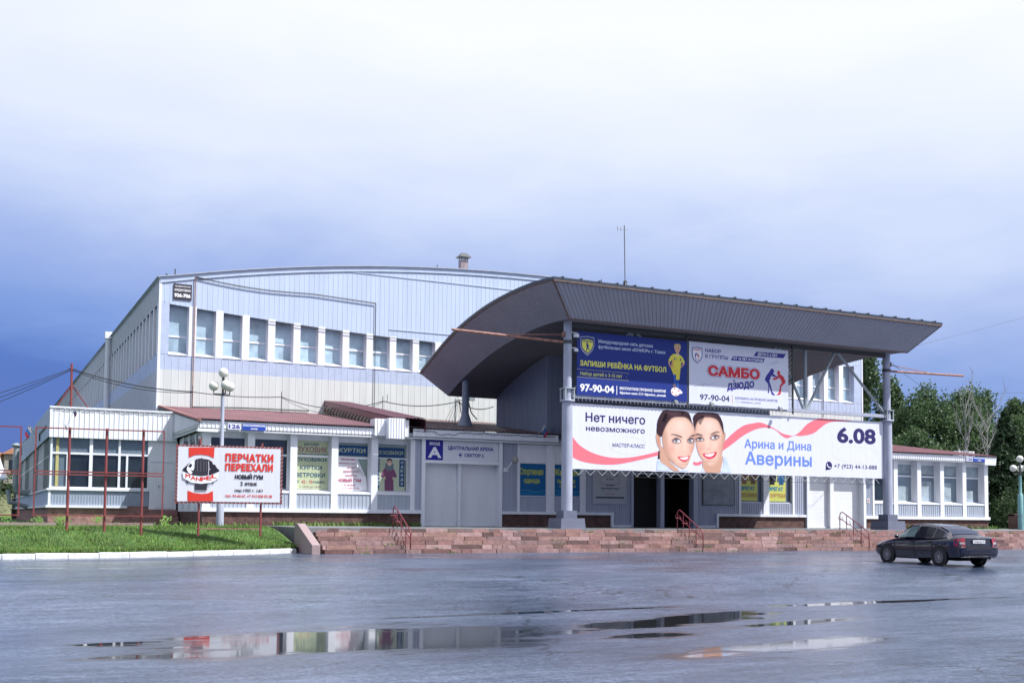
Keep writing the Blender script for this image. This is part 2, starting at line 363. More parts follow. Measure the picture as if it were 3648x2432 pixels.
# ------------------------------------------------------------------ ground
PUD = -.54
def sstep(a, b, x): t = min(1, max(0, (x - a) / (b - a))); return t * t * (3 - 2 * t)
def gz(y): return PUD + (-.04 - PUD) * sstep(21.3, 28.2, y) + .04 * sstep(28.2, 37, y)
def asphalt():
    m = bpy.data.materials.new('wet_asphalt'); m.use_nodes = True; t = m.node_tree; b = t.nodes['Principled BSDF']; l = t.links.new
    tc = N(t, 'ShaderNodeTexCoord'); P = tc.outputs['Object']; sp = N(t, 'ShaderNodeSeparateXYZ'); l(P, sp.inputs[0]); x, y = sp.outputs[0], sp.outputs[1]
    def noise(sc, det=4., rough=.55, scale=(1, 1, 1), dist=0.):
        mp = N(t, 'ShaderNodeMapping'); mp.inputs['Scale'].default_value = scale; l(P, mp.inputs[0])
        n = N(t, 'ShaderNodeTexNoise', i_Scale=sc, i_Detail=det, i_Roughness=rough, i_Distortion=dist); l(mp.outputs[0], n.inputs['Vector']); return n.outputs[0]
    # shallow dips that hold water
    big = noise(.75, 5., .62, (.5, 1.4, 1)); fine = noise(3.2, 6., .68, (.35, 1.3, 1))
    wob = math_(t, 'ADD', math_(t, 'MULTIPLY', math_(t, 'SUBTRACT', big, .5), 1.9), math_(t, 'MULTIPLY', math_(t, 'SUBTRACT', fine, .5), 1.0))
    def dip(cx, cy, a, b_, k=0.):
        u = math_(t, 'SUBTRACT', x, cx); v = math_(t, 'SUBTRACT', math_(t, 'SUBTRACT', y, cy), math_(t, 'MULTIPLY', u, k))
        u2 = math_(t, 'POWER', math_(t, 'ABSOLUTE', math_(t, 'DIVIDE', u, a)), 2.); v2 = math_(t, 'POWER', math_(t, 'ABSOLUTE', math_(t, 'DIVIDE', v, b_)), 2.)
        return math_(t, 'SQRT', math_(t, 'ADD', u2, v2))
    d = dip(5.9, 17.9, 4.4, 2.4, -.02)
    for q in ((12.0, 14.3, 3.0, .7, .12), (13.4, 18.9, 3.3, 1.0, .30), (21.2, 21.05, 5.2, .34, .03), (10.9, 16.5, 1.2, .5, .1), (15.2, 17.5, 2.2, .36, .12), (2.2, 18.7, 1.1, .28, .0), (11., 21.4, 4.5, .22, .05)): d = math_(t, 'MINIMUM', d, dip(*q))
    e = math_(t, 'ADD', d, wob)
    def band(v, lo, hi):
        n = N(t, 'ShaderNodeMapRange', interpolation_type='SMOOTHSTEP'); l(v, n.inputs[0]); n.inputs[1].default_value = hi; n.inputs[2].default_value = lo; return n.outputs[0]
    mask = band(e, .62, 1.12); damp = band(e, .7, 2.1)
    # thin films of water in patches everywhere
    pat = noise(.20, 6., .62, (.5, 1.15, 1), .3); pr = N(t, 'ShaderNodeMapRange', interpolation_type='SMOOTHSTEP'); l(pat, pr.inputs[0]); pr.inputs[1].default_value = .42; pr.inputs[2].default_value = .58
    ro = math_(t, 'SUBTRACT', .34, math_(t, 'ADD', math_(t, 'MULTIPLY', pr.outputs[0], .19), math_(t, 'MULTIPLY', damp, .17)))
    ro = math_(t, 'ADD', ro, math_(t, 'MULTIPLY', math_(t, 'SUBTRACT', noise(1.4, 5., .6, (.5, 1.6, 1)), .5), .16))
    rm = N(t, 'ShaderNodeMix', data_type='FLOAT'); l(mask, rm.inputs[0]); l(ro, rm.inputs[2]); rm.inputs[3].default_value = .025
    l(rm.outputs[0], b.inputs['Roughness']); b.inputs['Specular IOR Level'].default_value = .9
    grain = noise(38., 3., .7); cr = ramp(t, [(.46, (.008, .013, .026)), (.565, (.036, .052, .094)), (.67, (.140, .178, .265))])
    cm = math_(t, 'ADD', math_(t, 'ADD', math_(t, 'MULTIPLY', grain, .38), math_(t, 'MULTIPLY', noise(9., 6., .85), .34)), math_(t, 'ADD', math_(t, 'MULTIPLY', noise(.28, 6., .68, (.6, 1.5, 1)), .2), math_(t, 'MULTIPLY', noise(1.9, 6., .75, (.35, 1.7, 1)), .22))); l(cm, cr.inputs[0])
    cc = N(t, 'ShaderNodeMix', data_type='RGBA'); l(mask, cc.inputs[0]); l(cr.outputs[0], cc.inputs[6]); cc.inputs[7].default_value = (.020, .022, .026, 1)
    # cracks and repair seams
    vo = N(t, 'ShaderNodeTexVoronoi', feature='DISTANCE_TO_EDGE', i_Scale=.11); mpv = N(t, 'ShaderNodeMapping'); mpv.inputs['Scale'].default_value = (.7, 1, 1)
    nd = N(t, 'ShaderNodeTexNoise', i_Scale=.8, i_Detail=5.); l(P, nd.inputs['Vector']); va = N(t, 'ShaderNodeVectorMath', operation='ADD'); l(P, va.inputs[0])
    vs_ = N(t, 'ShaderNodeVectorMath', operation='SCALE'); l(nd.outputs[1], vs_.inputs[0]); vs_.inputs['Scale'].default_value = 2.2; l(vs_.outputs[0], va.inputs[1])
    l(va.outputs[0], mpv.inputs[0]); l(mpv.outputs[0], vo.inputs['Vector'])
    ck = N(t, 'ShaderNodeMapRange'); l(vo.outputs[0], ck.inputs[0]); ck.inputs[1].default_value = .0018; ck.inputs[2].default_value = .0040; ck.inputs[3].default_value = .25; ck.inputs[4].default_value = 1.
    c2 = N(t, 'ShaderNodeMix', data_type='RGBA', blend_type='MULTIPLY'); c2.inputs[0].default_value = 1; l(cc.outputs[2], c2.inputs[6]); l(ck.outputs[0], c2.inputs[7])
    l(c2.outputs[2], b.inputs['Base Color'])
    bp = N(t, 'ShaderNodeBump'); bp.inputs['Distance'].default_value = .02; l(noise(22., 4., .8), bp.inputs['Height'])
    st = math_(t, 'MULTIPLY', math_(t, 'SUBTRACT', 1.015, mask), .42); l(st, bp.inputs['Strength']); l(bp.outputs[0], b.inputs['Normal'])
    return m
asph = asphalt()
xs = [-2500, -600, -150, -60, 0, 40, 90, 160, 400, 900, 2500]
ys = [-2500, -600, -150, -40, 0] + [y for y in np.linspace(10, 40, 61)] + [60, 120, 300, 800, 3000]
b = MB(); w = len(ys)
b.add([(x, y, gz(y)) for x in xs for y in ys], [(i * w + j, (i + 1) * w + j, (i + 1) * w + j + 1, i * w + j + 1) for i in range(len(xs) - 1) for j in range(w - 1)])
tag(b.build('asphalt_plaza', asph, smooth=True), kind='structure')
TZ = 1.02          # terrace level
def kerb_y(x):     # outer edge of the lawn
    P = [(-60, 37.5), (-12, 38.7), (1, 39.7), (5.1, 40.3), (8.4, 41.8), (12.35, 44.2)]
    for (a, ya), (c, yc) in zip(P, P[1:]):
        if x <= c: return ya + (yc - ya) * max(0, (x - a)) / (c - a)
    return P[-1][1]
# worn parking-bay paint
linem = mat('worn_white_paint', (.42, .43, .45), .5, var=.6, vs=9)
b = MB()
for x0, y0, x1, y1 in [(1.2, 33.45, 2.5, 33.1), (3.3, 32.85, 4.2, 32.45), (21.2, 37.3, 22.1, 37.1), (29.7, 35.9, 30.9, 35.62), (26., 36.6, 26.8, 36.4), (15., 38.6, 15.9, 38.4)]:
    b.quad((x0, y0, gz(y0) + .006), (x1, y1, gz(y1) + .006), (x1 + .03, y1 + .10, gz(y1 + .1) + .006), (x0 + .03, y0 + .1, gz(y0 + .1) + .006))
tag(b.build('road_marking', linem), kind='structure')
# terrace in front of the doors, plateau round the buildings
b = MB(); b.box(12.5, 76, 44.02, 53.2, -.3, TZ)
tag(b.build('terrace', concrete), kind='structure')
b = MB()
b.quad((-60, 52.2, TZ - .03), (12.5, 52.2, TZ - .03), (12.5, 230, TZ - .03), (-60, 230, TZ - .03))
b.quad((12.5, 53.2, TZ - .03), (180, 53.2, TZ - .03), (180, 230, TZ - .03), (12.5, 230, TZ - .03))
b.quad((76, 44.02, TZ - .03), (180, 44.02, TZ - .03), (180, 53.2, TZ - .03), (76, 53.2, TZ - .03))
tag(b.build('plateau', soilm), kind='structure')
b = MB(); b.box(-60, 12.5, 50.6, 52.2, .3, TZ - .012)
tag(b.build('building_apron', concrete), kind='structure')
# lawn bank
def lawn_z(x, y):
    d = y - kerb_y(x) - .2
    return .13 + .85 * sstep(-1.2, 4.8, d) * 1.0 - .13 * sstep(-1.2, 4.8, 0) if d < 4.8 else .13 + .85 - .13 * sstep(-1.2, 4.8, 0)
xs = list(np.linspace(-40, 12.15, 90)); b = MB(); nr = 20
def bank_top(x): return 50.6
vs = []
for x in xs:
    k = kerb_y(x) + .18
    for j in range(nr + 1):
        f = (j / nr) ** 1.5; y = k + (bank_top(x) - k) * f
        vs.append((x, y, lawn_z(x, y) + .02 * math.sin(x * 3.1 + y) * sstep(0, .5, y - k)))
b.add(vs, [(i * (nr + 1) + j, (i + 1) * (nr + 1) + j, (i + 1) * (nr + 1) + j + 1, i * (nr + 1) + j + 1) for i in range(len(xs) - 1) for j in range(nr)])
tag(b.build('lawn_bank', soilm, smooth=True), kind='structure')
b = MB()
def blades(b, n, xr, yf, zf, hr, w=.022):
    for _ in range(n):
        x = random.uniform(*xr); y = yf(x)
        if y is None: continue
        z = zf(x, y); hh = random.uniform(*hr); a = random.uniform(0, 2 * PI); dx, dy = math.cos(a) * w, math.sin(a) * w
        lx, ly = random.uniform(-.6, .6) * hh, random.uniform(-.6, .6) * hh
        b.add([(x - dx, y - dy, z - .02), (x + dx, y + dy, z - .02), (x + lx, y + ly, z + hh)], [(0, 1, 2)])
blades(b, 70000, (-9, 12.05), lambda x: kerb_y(x) + .24 + 8.5 * random.random() ** 1.7, lawn_z, (.04, .115), .014)
blades(b, 5000, (-9, 12.05), lambda x: kerb_y(x) + .2 + .16 * random.random(), lawn_z, (.07, .2), .02)
tag(b.build('grass', grassm), kind='stuff')
b = MB()
blades(b, 900, (13., 20.5), lambda x: 51.75 + .3 * random.random(), lambda x, y: TZ, (.05, .28), .03)
blades(b, 900, (-6, 12.), lambda x: 49.8 + .9 * random.random(), lambda x, y: TZ - .03, (.06, .25), .03)
blades(b, 500, (51., 62), lambda x: 51.5 + .5 * random.random(), lambda x, y: TZ, (.05, .3), .04)
for k in range(70):
    cx = random.uniform(13.4, 72); cr = random.randrange(6)
    blades(b, 16, (cx - .25, cx + .25), lambda x, q=cr: 42.43 + .32 * q - .03 - .05 * random.random(), lambda x, y, q=cr: .17 * q, (.03, .14), .02)
for k in range(7):
    cx = random.uniform(-1.5, 8.6); cy = 50.2 + random.uniform(-.2, .3)
    for _ in range(40):
        a = random.uniform(0, 6.3); r = random.uniform(0, .3); zz = TZ - .05 + random.uniform(0, .4)
        b.add([(cx + r * math.cos(a), cy + r * math.sin(a), zz), (cx + r * math.cos(a) + .09, cy + r * math.sin(a), zz + .06), (cx + r * math.cos(a) + .03, cy + .05 + r * math.sin(a), zz + .12)], [(0, 1, 2)])
tag(b.build('weeds', grassm), kind='stuff')
# kerbstones, one object each
x = -10.2; proto = None
while x < 11.9:
    ln = random.choice([1.0, .98, 1.02, .62, 1.0, 1.35]); x1 = min(x + ln, 12.0)
    a = Vector((x, kerb_y(x), 0)); c = Vector((x1, kerb_y(x1), 0)); d = (c - a); Ls = d.length - .022
    hh = .185 + random.uniform(-.012, .012); b = MB(); nseg = 5; prof = [(0, 0), (.0, hh - .03), (.03, hh), (.17, hh), (.2, hh - .03), (.2, 0)]
    vs = []; 
    for i in range(nseg + 1):
        for (yy, zz) in prof: vs.append((Ls * i / nseg, yy + random.uniform(-.008, .008), zz + random.uniform(-.008, .006) * (zz > 0)))
    np_ = len(prof); fs = [(i * np_ + j, (i + 1) * np_ + j, (i + 1) * np_ + j + 1, i * np_ + j + 1) for i in range(nseg) for j in range(np_ - 1)] + [tuple(range(np_ - 1, -1, -1)), tuple(nseg * np_ + j for j in range(np_))]
    b.add(vs, fs); o = b.build('kerbstone', kerbm, local=True); o.location = a + Vector((0, 0, gz(a.y) - .005)); o.rotation_euler = (0, 0, math.atan2(d.y, d.x))
    tag(o, 'white painted kerbstone in the row edging the green lawn', 'kerbstone', 'white kerbstones along the lawn edge'); x = x1
# loose flat stones at the back of the lawn
for k, (x0, x1, lb) in enumerate([(-2.5, 3.3, 'long grey slab lying at the back of the lawn below the glazed corner'), (3.6, 7.2, 'shorter pinkish slab lying in the grass before the little side steps')]):
    b = MB(); b.box(x0, x1, 49.75 - .1 * k, 50.1, .85, TZ + .10); tag(b.build('stone_slab', granite), lb, 'stone slab')

# ------------------------------------------------------------------ stone steps
b = MB(); RISE = TZ / 6
for k in range(6):
    y0 = 42.4 + .32 * k; x = 12.75 - random.random() * .4; z0 = RISE * k - (.3 if k == 0 else 0)
    while x < 76:
        ln = random.choice([.5, .62, .8, .95, 1.1, 1.35]) * random.uniform(.85, 1.15); x1 = min(x + ln, 76.2); j = [random.uniform(-.018, .018) for _ in range(8)]
        g = .014
        X0, X1 = max(x, 12.7) + g / 2, x1 - g / 2
        b.add([(X0, y0 + j[0], z0), (X1, y0 + j[1], z0), (X1, y0 + .6, z0), (X0, y0 + .6, z0),
               (X0 + .01, y0 + .02 + j[0], RISE * (k + 1) - .012 + j[2] * .4), (X1 - .01, y0 + .02 + j[1], RISE * (k + 1) - .012 + j[3] * .4), (X1, y0 + .6, RISE * (k + 1) - .004), (X0, y0 + .6, RISE * (k + 1) - .004)],
              [(4, 5, 6, 7), (0, 1, 5, 4), (1, 2, 6, 5), (3, 0, 4, 7)]); x = x1
st = b.build('stone_steps', stepm); tag(st, 'broad flight of six pink sandstone block steps below the pavilion', 'steps')
b = MB(); b.box(12.7, 76, 42.62, 44.6, -.4, .16); b.box(12.7, 76, 42.95, 44.6, .1, .33); b.box(12.7, 76, 43.25, 44.6, .3, .5); b.box(12.7, 76, 43.57, 44.6, .45, .67); b.box(12.7, 76, 43.9, 44.6, .6, .84)
b.build('core', plinthm, st)
b = MB()
b.add([(12.14, 42.25, -.1), (12.47, 42.25, -.1), (12.47, 44.9, -.1), (12.14, 44.9, -.1), (12.14, 42.25, .36), (12.47, 42.25, .36), (12.47, 44.5, 1.19), (12.14, 44.5, 1.19), (12.47, 44.9, 1.19), (12.14, 44.9, 1.19)],
      [(0, 1, 5, 4), (4, 5, 6, 7), (7, 6, 8, 9), (1, 2, 8, 6, 5), (2, 3, 9, 8), (3, 0, 4, 7, 9)])
tag(b.build('cheek_wall', granite), 'sloping pink granite cheek wall at the left end of the steps', 'wall')
# handrails
def handrail(x, label):
    t = thing('handrail', label, 'handrail', (x, 43.3, 0), 0, 'pipe handrails on the stone steps')
    top = [(x, 44.55, TZ), (x, 44.55, 1.78), (x, 44.5, 1.9), (x, 44.38, 1.95), (x, 44.25, 1.9), (x, 42.62, 1.02), (x, 42.5, .92), (x, 42.46, .8), (x, 42.44, .05)]
    MB().tube(top, .026).build('top_rail', maroonm, t, smooth=True)
    MB().tube([(x, 44.5, 1.6), (x, 42.5, .62)], .02).build('mid_rail', maroonm, t)
    for y in (44.05, 43.55, 43.0):
        zt = 1.9 - (44.25 - y) * .54; zb = RISE * max(0, math.floor((y - 42.4) / .32) + 1)
        MB().tube([(x, y, min(zb, TZ)), (x, y, zt)], .02).build('baluster', maroonm, t)
    b = MB()
    for y, z in ((44.45, 1.55), (43.9, 1.3)): b.tube([(x - .16, y, z), (x + .16, y, z)], .014); b.tube([(x - .16, y, z), (x - .16, y + .03, z + .16)], .012); b.tube([(x + .14, y, z), (x + .06, y + .03, z + .16)], .012)
    b.build('bracket', maroonm, t)
    return t
handrail(16.34, 'maroon pipe handrail on the steps before the shuttered entrance A')
handrail(31.04, 'maroon pipe handrail on the steps before the dark open doorway')
handrail(41.43, 'maroon pipe handrail on the steps behind the parked dark sedan')
# ------------------------------------------------------------------ sports hall
HX0, HX1, HY, HYE = 9.28, 61.9, 64.0, 150.0; HC = 35.6
def arc_z(x): return 17.55 - 2.65 * (abs(x - HC) / 26.31) ** 2.15
def sag_z(x): return 12.33 + .00166 * (x - 35.6) ** 2
ZS, ZB = 10.58, 9.68
hall = thing('sports_hall', 'big pale blue and cream sports hall with arched roof behind the pavilion', 'building', (HC, HY, 1))
cornx = lambda x: (x)
def ux(t): return HX0 + (HX1 - HX0) * t
PR = [(0, 0), (.86, 0), (.89, 1), (.97, 1)]
b = MB(); b.ribbed(lambda t: (ux(t), HY, sag_z(ux(t))), lambda t: (ux(t), HY, arc_z(ux(t)) - .3), 176, (0, -1, 0), .012, prof=PR); b.build('upper_wall', paleclad, hall)
b = MB(); b.ribbed(lambda t: (ux(t), HY - .02, 16.38), lambda t: (ux(t), HY - .02, 16.41), 4, (0, -1, 0), .0); 
b = MB(); b.ribbed(lambda t: (ux(t), HY, ZB), lambda t: (ux(t), HY, ZS - .02), 132, (0, -1, 0), .012, prof=PR); b.build('band_wall', bandclad, hall)
b = MB(); b.ribbed(lambda t: (ux(t), HY, .8), lambda t: (ux(t), HY, ZB), 132, (0, -1, 0), .012, prof=PR); b.build('lower_wall', creamclad, hall)
# horizontal sheet joints
b = MB()
for (x0, x1, z) in ((18.0, 53.0, 16.38), (23., 48.5, 13.05)): b.box(x0, x1, HY - .035, HY, z, z + .05)
each(b, 'joint_strip', bandclad, hall)
# pillars between the windows and end panels
PW = 1.519
b = MB()
for i in range(35):
    x1 = 9.83 + PW * i; x0 = HX0 if i == 0 else x1 - .42
    x1 = HX1 if i == 34 else x1
    if 0 < i < 34: b.box(x0, x1, HY - .015, HY + .5, ZS - .06, sag_z(x0) + .06)
each(b, 'window_pillar', white, hall)
b = MB(); b.box(HX0, 9.83, HY - .012, HY + .5, ZS - .02, sag_z(HX0) + .1); b.box(9.83 + PW * 34 - .42, HX1, HY - .012, HY + .5, ZS - .02, sag_z(HX1) + .1); each(b, 'corner_panel', bandclad, hall)
for i in range(34):
    x0 = 9.83 + PW * i; x1 = x0 + PW - .42; zt = sag_z((x0 + x1) / 2) + .3; yb = HY + .45
    b = MB(); b.box(x0, x0 + .045, yb - .05, yb, ZS, zt); b.box(x1 - .05, x1, yb - .05, yb, ZS, zt); b.box(x0 + .045, x1 - .05, yb - .06, yb, 11.6, 11.7)
    b.add([(x0 + .002, HY - .04, ZS - .04), (x1 - .002, HY - .04, ZS - .04), (x1 - .002, yb - .05, ZS + .16), (x0 + .002, yb - .05, ZS + .16), (x0 + .002, yb - .05, ZS - .04), (x1 - .002, yb - .05, ZS - .04)], [(0, 1, 2, 3), (0, 4, 5, 1), (0, 3, 4), (1, 5, 2), (2, 5, 4, 3)])
    wf = b.build('window', white, hall)
    b = MB(); b.quad((x0, yb - .02, ZS), (x1, yb - .02, ZS), (x1, yb - .02, zt), (x0, yb - .02, zt)); b.build('pane', hallglass, wf)
# side wall (towards -X)
def uy(t): return HY + (HYE - HY) * t
ZE = arc_z(HX0)
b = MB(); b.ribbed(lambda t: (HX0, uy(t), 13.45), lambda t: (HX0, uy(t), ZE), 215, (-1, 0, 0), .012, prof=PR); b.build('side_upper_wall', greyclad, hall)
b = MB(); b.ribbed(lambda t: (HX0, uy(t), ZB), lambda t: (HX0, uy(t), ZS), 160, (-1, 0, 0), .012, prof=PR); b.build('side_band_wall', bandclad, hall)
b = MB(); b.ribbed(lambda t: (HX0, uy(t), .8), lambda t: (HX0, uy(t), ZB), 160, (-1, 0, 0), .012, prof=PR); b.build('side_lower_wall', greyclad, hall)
for i in range(56):
    y0 = HY + .5 + PW * i; y1 = y0 + PW
    if y1 > HYE: break
    b = MB(); b.box(HX0 - .012, HX0 + .4, y0, y0 + .3, ZS, 13.5)
    wf = b.build('side_window', white, hall)
    b = MB(); b.quad((HX0 + .32, y0 + .3, ZS), (HX0 + .32, y1, ZS), (HX0 + .32, y1, 13.5), (HX0 + .32, y0 + .3, 13.5)); b.build('pane', greyglass, wf)
b = MB(); b.quad((HX1, HY, .8), (HX1, HYE, .8), (HX1, HYE, ZE), (HX1, HY, ZE)); b.quad((HX0, HYE, .8), (HX0, HYE, ZE), (HX1, HYE, ZE), (HX1, HYE, .8)); each(b, 'rear_wall', greyclad, hall)
b = MB(); b.box(HX0 - .04, HX0 + .1, HY - .04, HY + .1, .9, ZE); b.box(HX1 - .1, HX1 + .03, HY - .04, HY + .1, .9, ZE); each(b, 'corner_trim', white, hall)
# roof and its metal edge
b = MB(); n = 60; vs = []
for i in range(n + 1):
    x = HX0 - .15 + (HX1 - HX0 + .3) * i / n; z = arc_z(min(max(x, HX0), HX1))
    vs += [(x, HY - .15, z + .04), (x, HYE + .2, z + .04), (x, HY - .15, z - .02), (x, HYE + .2, z - .02)]
fs = []
for i in range(n):
    a = 4 * i; fs += [(a, a + 4, a + 5, a + 1), (a, a + 2, a + 6, a + 4), (a + 2, a + 3, a + 7, a + 6)]
b.add(vs, fs); rf = b.build('roof', mat('hall_roof_sheet', (.36, .40, .48), .45), hall)
b = MB(); b.ribbed(lambda t: (ux(t), HY - .06, arc_z(ux(t)) - .32), lambda t: (ux(t), HY - .06, arc_z(ux(t)) - .02), 24, (0, -1, 0), .006, prof=[(0, 0), (.97, 0), (.98, 1)]); b.build('roof_edge', paleclad, hall)
b = MB(); b.box(32.62, 33.2, 75, 75.5, 17.0, 20.85); ch = b.build('chimney', mat('rust_streaked_metal', (.26, .21, .22), .5, var=.5, vs=3), rf)
b = MB(); b.add([(32.42, 74.8, 21.05), (33.4, 74.8, 21.05), (33.4, 75.7, 21.05), (32.42, 75.7, 21.05), (32.75, 75.1, 21.4), (33.1, 75.1, 21.4), (33.1, 75.4, 21.4), (32.75, 75.4, 21.4)], [(0, 3, 2, 1), (4, 5, 6, 7), (0, 1, 5, 4), (1, 2, 6, 5), (2, 3, 7, 6), (3, 0, 4, 7)])
for p in ((32.66, 75.04), (33.16, 75.04), (33.16, 75.46), (32.66, 75.46)): b.tube([(*p, 20.8), (*p, 21.1)], .03)
b.build('chimney_cap', darksteel, rf)
b = MB(); b.tube([(10.15, 64.4, 14.9), (10.15, 64.4, 15.55)], .035); b.tube([(26.3, 64.3, 17.2), (26.3, 64.3, 17.55)], .03); b.tube([(38.5, 64.3, 17.4), (38.5, 64.3, 17.9)], .03); b.tube([(9.8, 64.6, 14.9), (9.7, 64.6, 15.25), (9.95, 64.6, 15.1)], .06); each(b, 'roof_spike', darksteel, rf)
# drainpipe and conduits
b = MB(); b.tube([(HX0 - .25, 87.5, 1), (HX0 - .25, 87.5, 14.9)], .2, 10); b.box(HX0 - .5, HX0, 87.2, 87.8, 14.7, 15.2); b.build('drainpipe', white, hall)
b = MB(); b.tube([(11.22, HY - .08, 7.62), (11.22, HY - .08, 15.12)], .03); each(b, 'conduit', rustm, hall)
b = MB(); b.tube([(22.1, HY - .08, 7.6), (22.1, HY - .08, 14.6)], .022); b.tube([(57.9, HY - .08, 9.3), (57.9, HY - .08, 13.)], .022); each(b, 'conduit', darksteel, hall)
b = MB(); pts = [(11.22, HY - .09, 15.12)] + [(11.22 + 10.88 * t, HY - .09, 15.12 - .5 * t - .18 * math.sin(PI * min(1, t * 1.6))) for t in np.linspace(.05, 1, 14)]; b.tube(pts, .022); b.tube([(x, y, z - .05) for x, y, z in pts], .012)
b.tube([(15.5, HY - .09, 12.9), (18, HY - .09, 12.75), (21, HY - .09, 12.55), (23, HY - .09, 12.55), (26, HY - .09, 12.5)], .018); each(b, 'conduit', cablem, hall)
b = MB(); b.tube([(11.22, HY - .09, 7.62), (14, HY - .09, 7.72), (18, HY - .09, 7.75)], .04); each(b, 'conduit', darksteel, hall)

# ------------------------------------------------------------------ annex on the left
AX0, AX1, AY = 3.5, 9.62, 58.8
ann = thing('annex_building', 'low white annex with corner glazing left of the red roofed pavilion', 'building', (6.5, AY, 1))
b = MB(); b.ribbed(lambda t: (AX0 - .06 + (AX1 - AX0) * t, AY - .16, 5.28), lambda t: (AX0 - .06 + (AX1 - AX0) * t, AY - .16, 6.76), 26, (0, -1, 0), .03); b.box(AX0 - .08, AX1, AY - .2, AY + .2, 6.74, 6.82); b.quad((AX0 - .06, AY - .16, 5.27), (AX1, AY - .16, 5.27), (AX1, AY + .02, 5.27), (AX0 - .06, AY + .02, 5.27))
each(b, 'fascia', whiteclad, ann)
b = MB(); b.ribbed(lambda t: (AX0 - .08, AY - .14 + 50 * t, 5.3), lambda t: (AX0 - .08, AY - .14 + 50 * t, 6.78), 60, (-1, 0, 0), .03); b.build('side_fascia', bandclad, ann)
b = MB(); b.box(AX0, AX1, AY + .1, 112, 5.4, 6.7); b.build('roof', steelm, ann)
b = MB(); b.ribbed(lambda t: (AX0 + .02 + 4.72 * t, AY, 1.9), lambda t: (AX0 + .02 + 4.72 * t, AY, 2.66), 34, (0, -1, 0), .025); b.build('riser_panel', mat('blue_grey_panel', (.30, .35, .44), .45, var=.1), ann)
b = MB(); b.ribbed(lambda t: (AX0, AY + 50 * t, 1.9), lambda t: (AX0, AY + 50 * t, 2.66), 90, (-1, 0, 0), .025); b.build('side_riser_panel', bandclad, ann)
b = MB(); b.box(AX0 - .1, 8.24, AY - .1, AY + .06, 2.66, 2.76); b.box(AX0 - .12, 7.2, AY - .12, AY + .04, 1.8, 1.92); b.box(AX0 - .02, AX0 + .1, AY - .035, AY + .06, 1.9, 2.66); b.box(AX0 - .1, AX0, AY + .06, 112, 2.66, 2.74); b.box(AX0 - .12, AX0, AY + .04, 112, 1.8, 1.9); each(b, 'sill', white, ann)
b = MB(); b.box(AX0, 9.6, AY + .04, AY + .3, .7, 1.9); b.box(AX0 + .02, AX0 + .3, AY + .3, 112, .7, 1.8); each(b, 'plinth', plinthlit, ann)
# front glazing: four panes with transom
fx = [AX0 + .02, 4.32, 5.16, 6.78, 8.22]
b = MB(); 
for a, c in ((3.52, 3.62), (4.28, 4.42), (5.34, 5.5), (6.72, 6.83), (7.1, 7.2), (8.16, 8.26)): b.box(a, c, AY - .01, AY + .12, 2.76, 4.5 if a in (4.28, 7.1) else 5.28)
b.box(3.62, 8.16, AY - .004, AY + .1, 4.46, 4.56); b.box(3.62, 8.16, AY + .0, AY + .1, 2.762, 2.84); wf = b.build('window_frame', white, ann)
b = MB(); b.quad((4.42, AY + .08, 2.8), (8.2, AY + .08, 2.8), (8.2, AY + .08, 4.5), (4.42, AY + .08, 4.5)); b.build('pane', darkglass, wf)
b = MB(); b.quad((3.55, AY + .085, 4.5), (8.2, AY + .085, 4.5), (8.2, AY + .085, 5.3), (3.55, AY + .085, 5.3)); b.quad((3.6, AY + .085, 2.8), (4.35, AY + .085, 2.8), (4.35, AY + .085, 4.5), (3.6, AY + .085, 4.5)); b.build('pane', greyglass, wf)
b = MB(); b.box(3.78, 3.92, AY + .03, AY + .06, 2.86, 5.25); b.build('curtain', mat('yellow_curtain', (.42, .38, .16), .8), ann)
# side glazing
for k in range(9):
    y0 = AY + .1 + 5.3 * k
    b = MB(); b.box(AX0 - .03, AX0 + .1, y0, y0 + .14, 2.74, 5.3); b.box(AX0, AX0 + .06, y0 + .14, y0 + 5.3, 4.32, 4.4)
    for q in range(1, 6): b.box(AX0 - .01, AX0 + .06, y0 + .88 * q, y0 + .88 * q + .06, 2.74, 5.3)
    wf = b.build('side_window', white if k % 2 else steelm, ann); b = MB(); b.quad((AX0 + .05, y0, 2.7), (AX0 + .05, y0 + 5.3, 2.7), (AX0 + .05, y0 + 5.3, 5.35), (AX0 + .05, y0, 5.35)); b.build('pane', darkglass if k % 2 == 0 else greyglass, wf)
b = MB(); b.box(8.26, AX1, AY - .012, AY + .2, 1.75, 5.27); b.box(8.3, AX1, AY - .05, AY, 4.2, 4.32); b.build('wall', whiteclad, ann)
b = MB(); b.box(8.55, 9.5, AY - .04, AY + .01, 1.8, 4.0); d = b.build('door', white, ann)
b = MB(); b.tube([(8.72, AY - .05, 2.9), (8.72, AY - .12, 2.9), (8.72, AY - .12, 3.0)], .02); b.tube([(8.95, AY - .05, 2.85), (8.95, AY - .12, 2.95)], .025); b.build('handle', darksteel, d)
b = MB()
for k in range(5): b.box(6.85 + .28 * k, 9.62, AY - 1.3 + .22 * k, AY + .03, .86 + .18 * k, 1.03 + .18 * k)
b.build('side_steps', plinthlit, ann)
b = MB(); b.tube([(AX0 - .1, 78, 6.5), (AX0 - .6, 77.5, 6.0), (AX0 - .6, 76.5, 5.2)], .03); b.tube([(AX0 - .12, 60.2, 5.9), (AX0 - .12, 66., 5.9), (AX0 - .12, 66., 5.5)], .05); b.build('cable_pipe', darksteel, ann)

